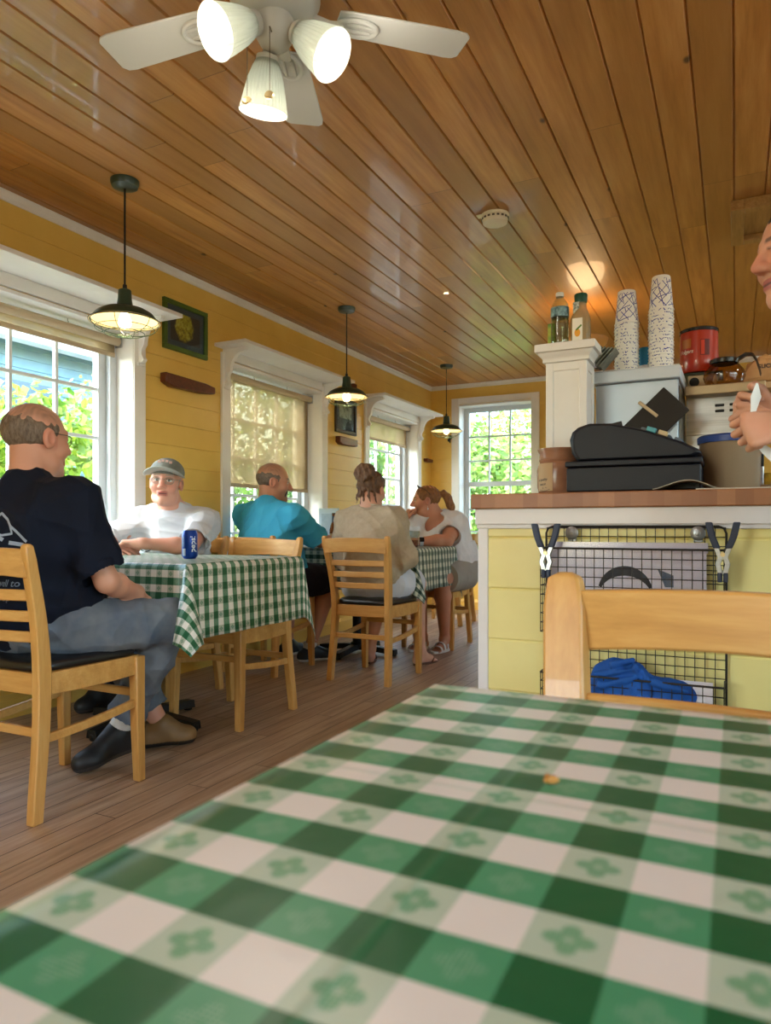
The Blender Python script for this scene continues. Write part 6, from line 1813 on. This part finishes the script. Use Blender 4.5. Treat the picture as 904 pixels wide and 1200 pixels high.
# blue cloth bundled in the lower basket
S = SDF((-.42, 2.03, .34), (-.05, 2.21, .56), .003)
S.ell((-.295, 2.125, .445), (.088, .040, .072), None, .01); S.ell((-.18, 2.125, .425), (.085, .038, .045), None, .03); S.ell((-.25, 2.12, .40), (.13, .04, .05), None, .03)
for i, (a, b, r) in enumerate((((-.36, 2.09, .47), (-.25, 2.085, .49), .010), ((-.345, 2.085, .44), (-.255, 2.082, .47), .011), ((-.25, 2.085, .50), (-.205, 2.09, .44), .011), ((-.20, 2.085, .46), (-.12, 2.09, .445), .012), ((-.31, 2.09, .50), (-.26, 2.10, .515), .012))): S.cone(a, b, r, r*.8, .008)
for a, b, r in (((-.34, 2.08, .455), (-.26, 2.078, .483), .005), ((-.235, 2.08, .49), (-.21, 2.08, .43), .006), ((-.29, 2.075, .42), (-.25, 2.078, .46), .006)): S.cone(a, b, r, r, .006, 'sub')
vs, qs = S.mesh()
tag(np_mesh('cloth_bundle', vs, qs, M['blue_cloth'], None, None, waves(17, 6, 25, 60, .003)), 'crumpled royal blue cloth in the lower basket of the wire rack', 'cloth')

# ------------------------------------------------------------------ outdoors
t = NT('leaf'); a = t.n('Attribute', None, attribute_name='Col').outputs['Color']
M['leaf'] = t.surf(t.n('MixShader', {0: .45, 1: t.pbr(a, .45), 2: t.n('BsdfTranslucent', {0: a}).outputs[0]}).outputs[0])
M['bark'] = simple('bark', '#5a4a38', .9, 0., '#3f3428', 20., (1., 1., .2), .5)
def leaves(name, blobs, n, size, cols, parent, seed):
    r = np.random.default_rng(seed); P = []; N = []
    w = np.array([b[1][0]*b[1][1]+b[1][1]*b[1][2] for b in blobs]); w = w/w.sum()
    which = r.choice(len(blobs), n, p=w)
    d = r.normal(size=(n, 3)); d /= np.linalg.norm(d, axis=1)[:, None]
    rad = r.uniform(.55, 1.05, n)**.6
    C = np.array([b[0] for b in blobs])[which]; Rr = np.array([b[1] for b in blobs])[which]
    P = C + d*Rr*rad[:, None]*(1+.15*np.sin(d[:, :1]*9+d[:, 2:]*7))
    nn = d+r.normal(size=(n, 3))*.7+np.array([0, 0, .5]); nn /= np.linalg.norm(nn, axis=1)[:, None]
    t1 = np.cross(nn, r.normal(size=(n, 3))); t1 /= np.linalg.norm(t1, axis=1)[:, None]; t2 = np.cross(nn, t1)
    s = size*r.uniform(.6, 1.25, n)[:, None]
    v = np.stack([P-t1*s*.5, P+t2*s*.32-nn*s*.08, P+t1*s*.6-nn*s*.12, P-t2*s*.32-nn*s*.08], 1).reshape(-1, 3)
    q = np.arange(n*4).reshape(n, 4)
    pal = np.array([rgb(c) for c in cols]); cc = pal[r.integers(0, len(cols), n)]*r.uniform(.8, 1.15, (n, 1)); cc[:, 3] = 1
    o = np_mesh(name, v, q, M['leaf'], parent, np.repeat(cc, 4, 0)); return o
def tree(kind, label, blobs, n, size, cols, base, th, seed, group=None):
    r = thing(kind, label, 'shrub' if kind == 'shrub' else 'tree', base, group=group)
    leaves('foliage', blobs, n, size, cols, r, seed)
    mb = MB(); b = np.array(base)
    rr = random.Random(seed)
    for c, rad in blobs:
        c = np.array(c); m = b+(c-b)*.5+np.array([rr.uniform(-.1, .1), rr.uniform(-.1, .1), .1])
        mb.tube([b+np.array([rr.uniform(-1, 1)*th, rr.uniform(-1, 1)*th, 0]), m, c, c+np.array([rr.uniform(-.3, .3), rr.uniform(-.3, .3), .7])*np.array(rad)], [th, th*.7, th*.45, th*.15], 7)
    o = mb.build('trunk', M['bark'], r); wc(o)
    return r
GZ = -.45
mb = MB(); mb.box((-40, -30, GZ-.2), (WX-.23, 45, GZ)); mb.box((WX-.23, FY+.23, GZ-.2), (30, 45, GZ)); mb.box((WX-.23, -30, GZ-.2), (30, BY-.23, GZ)); mb.box((RX+.23, BY-.23, GZ-.2), (30, FY+.23, GZ))
struct(mb.build('ground', simple('neutral_ground', '#9a9384', .9, 0., '#857e70', 3.), smooth=False))  # unseen ground, neutral tone picked to keep green bounce light out
G1 = ['#7ca03a', '#98b84c', '#b7cc62', '#5f8a34', '#88ad45']; G2 = ['#8fae56', '#a9c46c', '#c3d68a', '#739a48']; G3 = ['#55803a', '#6c9444', '#86aa52']
tree('shrub', 'leafy bright green shrub close outside the nearest window', [((-4.3, 3.55, 1.15), (.55, .7, .62)), ((-4.45, 3.9, .55), (.6, .8, .7)), ((-4.5, 3.0, .9), (.5, .6, .8)), ((-4.35, 3.3, 1.55), (.35, .45, .35))], 5200, .085, G1, (-4.4, 3.5, GZ), .02, 3)
tree('shrub', 'taller pale shrub behind the leafy one outside the nearest window', [((-5.9, 4.9, 1.3), (.7, .9, .85)), ((-6.0, 4.2, .9), (.7, .8, .9)), ((-5.8, 5.2, 1.9), (.45, .6, .5))], 3600, .10, G2, (-5.9, 4.7, GZ), .03, 4)
tree('shrub', 'shrub outside the window with the lowered shade', [((-4.9, 6.4, 1.0), (.6, .8, .9)), ((-5.2, 7.3, 1.6), (.8, .9, 1.2))], 3600, .10, G3, (-5., 6.8, GZ), .03, 5)
BT = 'background trees'
k = 0
for x, y, h, rr, cs, lab in ((-7.2, 13.2, 3.0, 1.5, G2, 'pale green tree beyond the third window'), (-11.2, 24., 4.8, 2.3, G1, 'tall bright tree well beyond the third window'), (-4.9, 17.4, 3.2, 1.5, G1, 'round tree beyond the far left corner of the room'),
                             (-3.5, 11.8, 2.6, 1.2, G2, 'sunlit tree straight beyond the far window'), (-1.4, 12.6, 3.2, 1.5, G1, 'tree seen at the edge of the far window by the column'), (-2.35, 9.2, .8, .6, G1, 'low shrub outside the bottom of the far window'),
                             (-5.9, 9.5, 2.5, 1.0, G3, 'darker tree behind the lowered shade'), (-9.6, 16.5, 4.2, 2.2, G2, 'big pale tree far behind the lowered shade')):
    k += 1
    rs = random.Random(k*7)
    blobs = [((x, y, h*.45), (rr, rr, h*.55))]+[((x+rs.uniform(-1, 1)*rr*.7, y+rs.uniform(-1, 1)*rr*.7, h*rs.uniform(.35, 1.15)), (rr*.6, rr*.6, rr*.55)) for _ in range(5)]
    tree('tree' if h > 1.5 else 'shrub', lab, blobs, 4200, .15, cs, (x, y, GZ), .07, 20+k)
# neighbouring house
hs = thing('house', 'pale blue-grey clapboard house seen through the nearest window', 'house', (-10.5, 7.6, GZ))
def hrel(o): return wc(o)
M['siding'] = simple('blue_siding', '#86a6c0', .6, 0., '#7899b5', 4.)
mb = MB(); x0, x1, y0, y1 = -13.5, -8.2, 4.4, 9.3
mb.box((x0, y0, GZ), (x1-.04, y1, 3.4))
z = GZ
while z < 3.4:
    mb.prism([(x1-.05, z), (x1, z), (x1-.02, z+.13), (x1-.05, z+.13)], 1, y0, y1); mb.prism([(y0+.05, z), (y0, z), (y0+.02, z+.13), (y0+.05, z+.13)], 0, x0, x1); z += .13
hrel(mb.build('wall', M['siding'], hs, smooth=False))
mb = MB(); mb.prism([(x0-.4, 3.3), (x1+.45, 3.3), ((x0+x1)/2, 5.4)], 1, y0-.4, y1+.4)
hrel(mb.build('roof', simple('grey_shingle', '#66788c', .8, 0., '#566a80', 9.), hs, smooth=False))
mb = MB(); mb.box((x1+.3, y0-.42, 3.16), (x1+.5, y1+.42, 3.32)); mb.box((x1, y0-.02, GZ), (x1+.02, y0+.12, 3.3)); hrel(mb.build('fascia', simple('house_white', '#dfe6ec', .5), hs, smooth=False))
for yy in (6.1, 8.2):
    mb = MB(); mb.box((x1, yy-.48, 1.45), (x1+.05, yy+.48, 2.85)); w_ = hrel(mb.build('house_window', simple('house_trim_blue', '#7f9fbb', .5), hs, smooth=False))
    mb = MB(); mb.box((x1+.05, yy-.38, 1.55), (x1+.06, yy+.38, 2.12)); mb.box((x1+.05, yy-.38, 2.18), (x1+.06, yy+.38, 2.75)); hrel(mb.build('pane', simple('dark_pane', '#4a5c6c', .15), w_, smooth=False))

# ------------------------------------------------------------------ light, sky, camera
w = bpy.data.worlds.new('sky'); SC.world = w; w.use_nodes = True; nt = w.node_tree; nt.nodes.clear()
out = nt.nodes.new('ShaderNodeOutputWorld'); bgn = nt.nodes.new('ShaderNodeBackground'); sky = nt.nodes.new('ShaderNodeTexSky')
sky.sky_type = 'NISHITA'; sky.sun_disc = False; sky.sun_elevation = math.radians(52); sky.sun_rotation = math.radians(215); sky.air_density = 1.; sky.dust_density = 2.; sky.ozone_density = 1.
wm = nt.nodes.new('ShaderNodeMix'); wm.data_type = 'RGBA'; wm.blend_type = 'MULTIPLY'; wm.inputs[0].default_value = 1.; wm.inputs[7].default_value = (1., .92, .80, 1.); nt.links.new(sky.outputs[0], wm.inputs[6]); nt.links.new(wm.outputs[2], bgn.inputs[0]); bgn.inputs[1].default_value = SKY_ST; nt.links.new(bgn.outputs[0], out.inputs[0])
sun = bpy.data.lights.new('sun', 'SUN'); sun.energy = SUN_ST; sun.angle = math.radians(.6); sun.color = (1., .95, .86)
so = bpy.data.objects.new('sun', sun); COL.objects.link(so); so.rotation_euler = Vector((.17, .80, -.72)).to_track_quat('-Z', 'Y').to_euler()
# window portals guide the sky sampling; they give no light of their own
for side, u0, u1, z0, z1 in (('left', *WINS[0], SILL, HEAD), ('left', *WINS[1], SILL, HEAD), ('left', *WINS[2], SILL, HEAD), ('far', -2.703, -1.905, .55, 2.21), ('right', -1.9, -.1, .5, 2.1), ('right', .2, 2., .5, 2.1), ('right', 4.2, 6.2, .9, 2.1), ('back', -2.3, -1., .6, 2.1)):
    P = wall_frame(side); l = bpy.data.lights.new('portal', 'AREA'); l.shape = 'RECTANGLE'; l.size = u1-u0; l.size_y = z1-z0; l.cycles.is_portal = True
    o = bpy.data.objects.new('portal', l); COL.objects.link(o); o.location = P((u0+u1)/2, .24, (z0+z1)/2)
    inn = Vector(P(0, 0, 0))-Vector(P(0, 1, 0)); o.rotation_euler = inn.to_track_quat('-Z', 'Y').to_euler()
# fill lights added out of view, behind the camera and over the counter
def flush(x, y, lab, en):
    r = thing('added_ceiling_light', lab, 'lamp', (x, y, CH))
    MB().lathe([(.0, 0), (.17, 0), (.175, -.02), (.165, -.03), (.0, -.03)], seg=36).build('base', M['fan_white'], r)
    MB().lathe([(.160, -.03), (.150, -.06), (.11, -.085), (.05, -.097), (.0, -.1)], seg=36, capped=False).build('diffuser', M['bulb_white'], r)
    l = bpy.data.lights.new('added_light_lamp', 'AREA'); l.shape = 'DISK'; l.size = .3; l.energy = en; l.color = (1., .93, .82)
    o = bpy.data.objects.new('added_light_lamp', l); COL.objects.link(o); o.location = (x, y, CH-.11)
flush(-.9, -1.2, 'round frosted ceiling light behind the camera over the left side', FILL_ST)
flush(1.2, -1.0, 'round frosted ceiling light behind the camera over the right side', FILL_ST)
flush(1.5, 2.9, 'round frosted ceiling light over the counter, out of frame', FILL_ST*.8)

cam = bpy.data.cameras.new('camera'); co = bpy.data.objects.new('camera', cam); COL.objects.link(co); SC.camera = co
co.location = (0, 0, .89); co.rotation_euler = (PI/2, 0, math.radians(26.3))
cam.sensor_fit = 'VERTICAL'; cam.sensor_height = 36.; cam.sensor_width = 36*904/1200; cam.lens = 830/1200*36
cam.shift_y = 18/1200; cam.clip_start = .02; cam.clip_end = 200
cam.dof.use_dof = True; cam.dof.focus_distance = 2.9; cam.dof.aperture_fstop = 9.; cam.dof.aperture_blades = 0
vs_ = SC.view_settings; vs_.view_transform = 'Standard'; vs_.look = 'None'; vs_.gamma = 1.; vs_.use_curve_mapping = False; vs_.exposure = EXPO
SC.cycles.max_bounces = 8; SC.cycles.transparent_max_bounces = 24; SC.cycles.sample_clamp_indirect = 6.; SC.cycles.caustics_reflective = False; SC.cycles.caustics_refractive = False
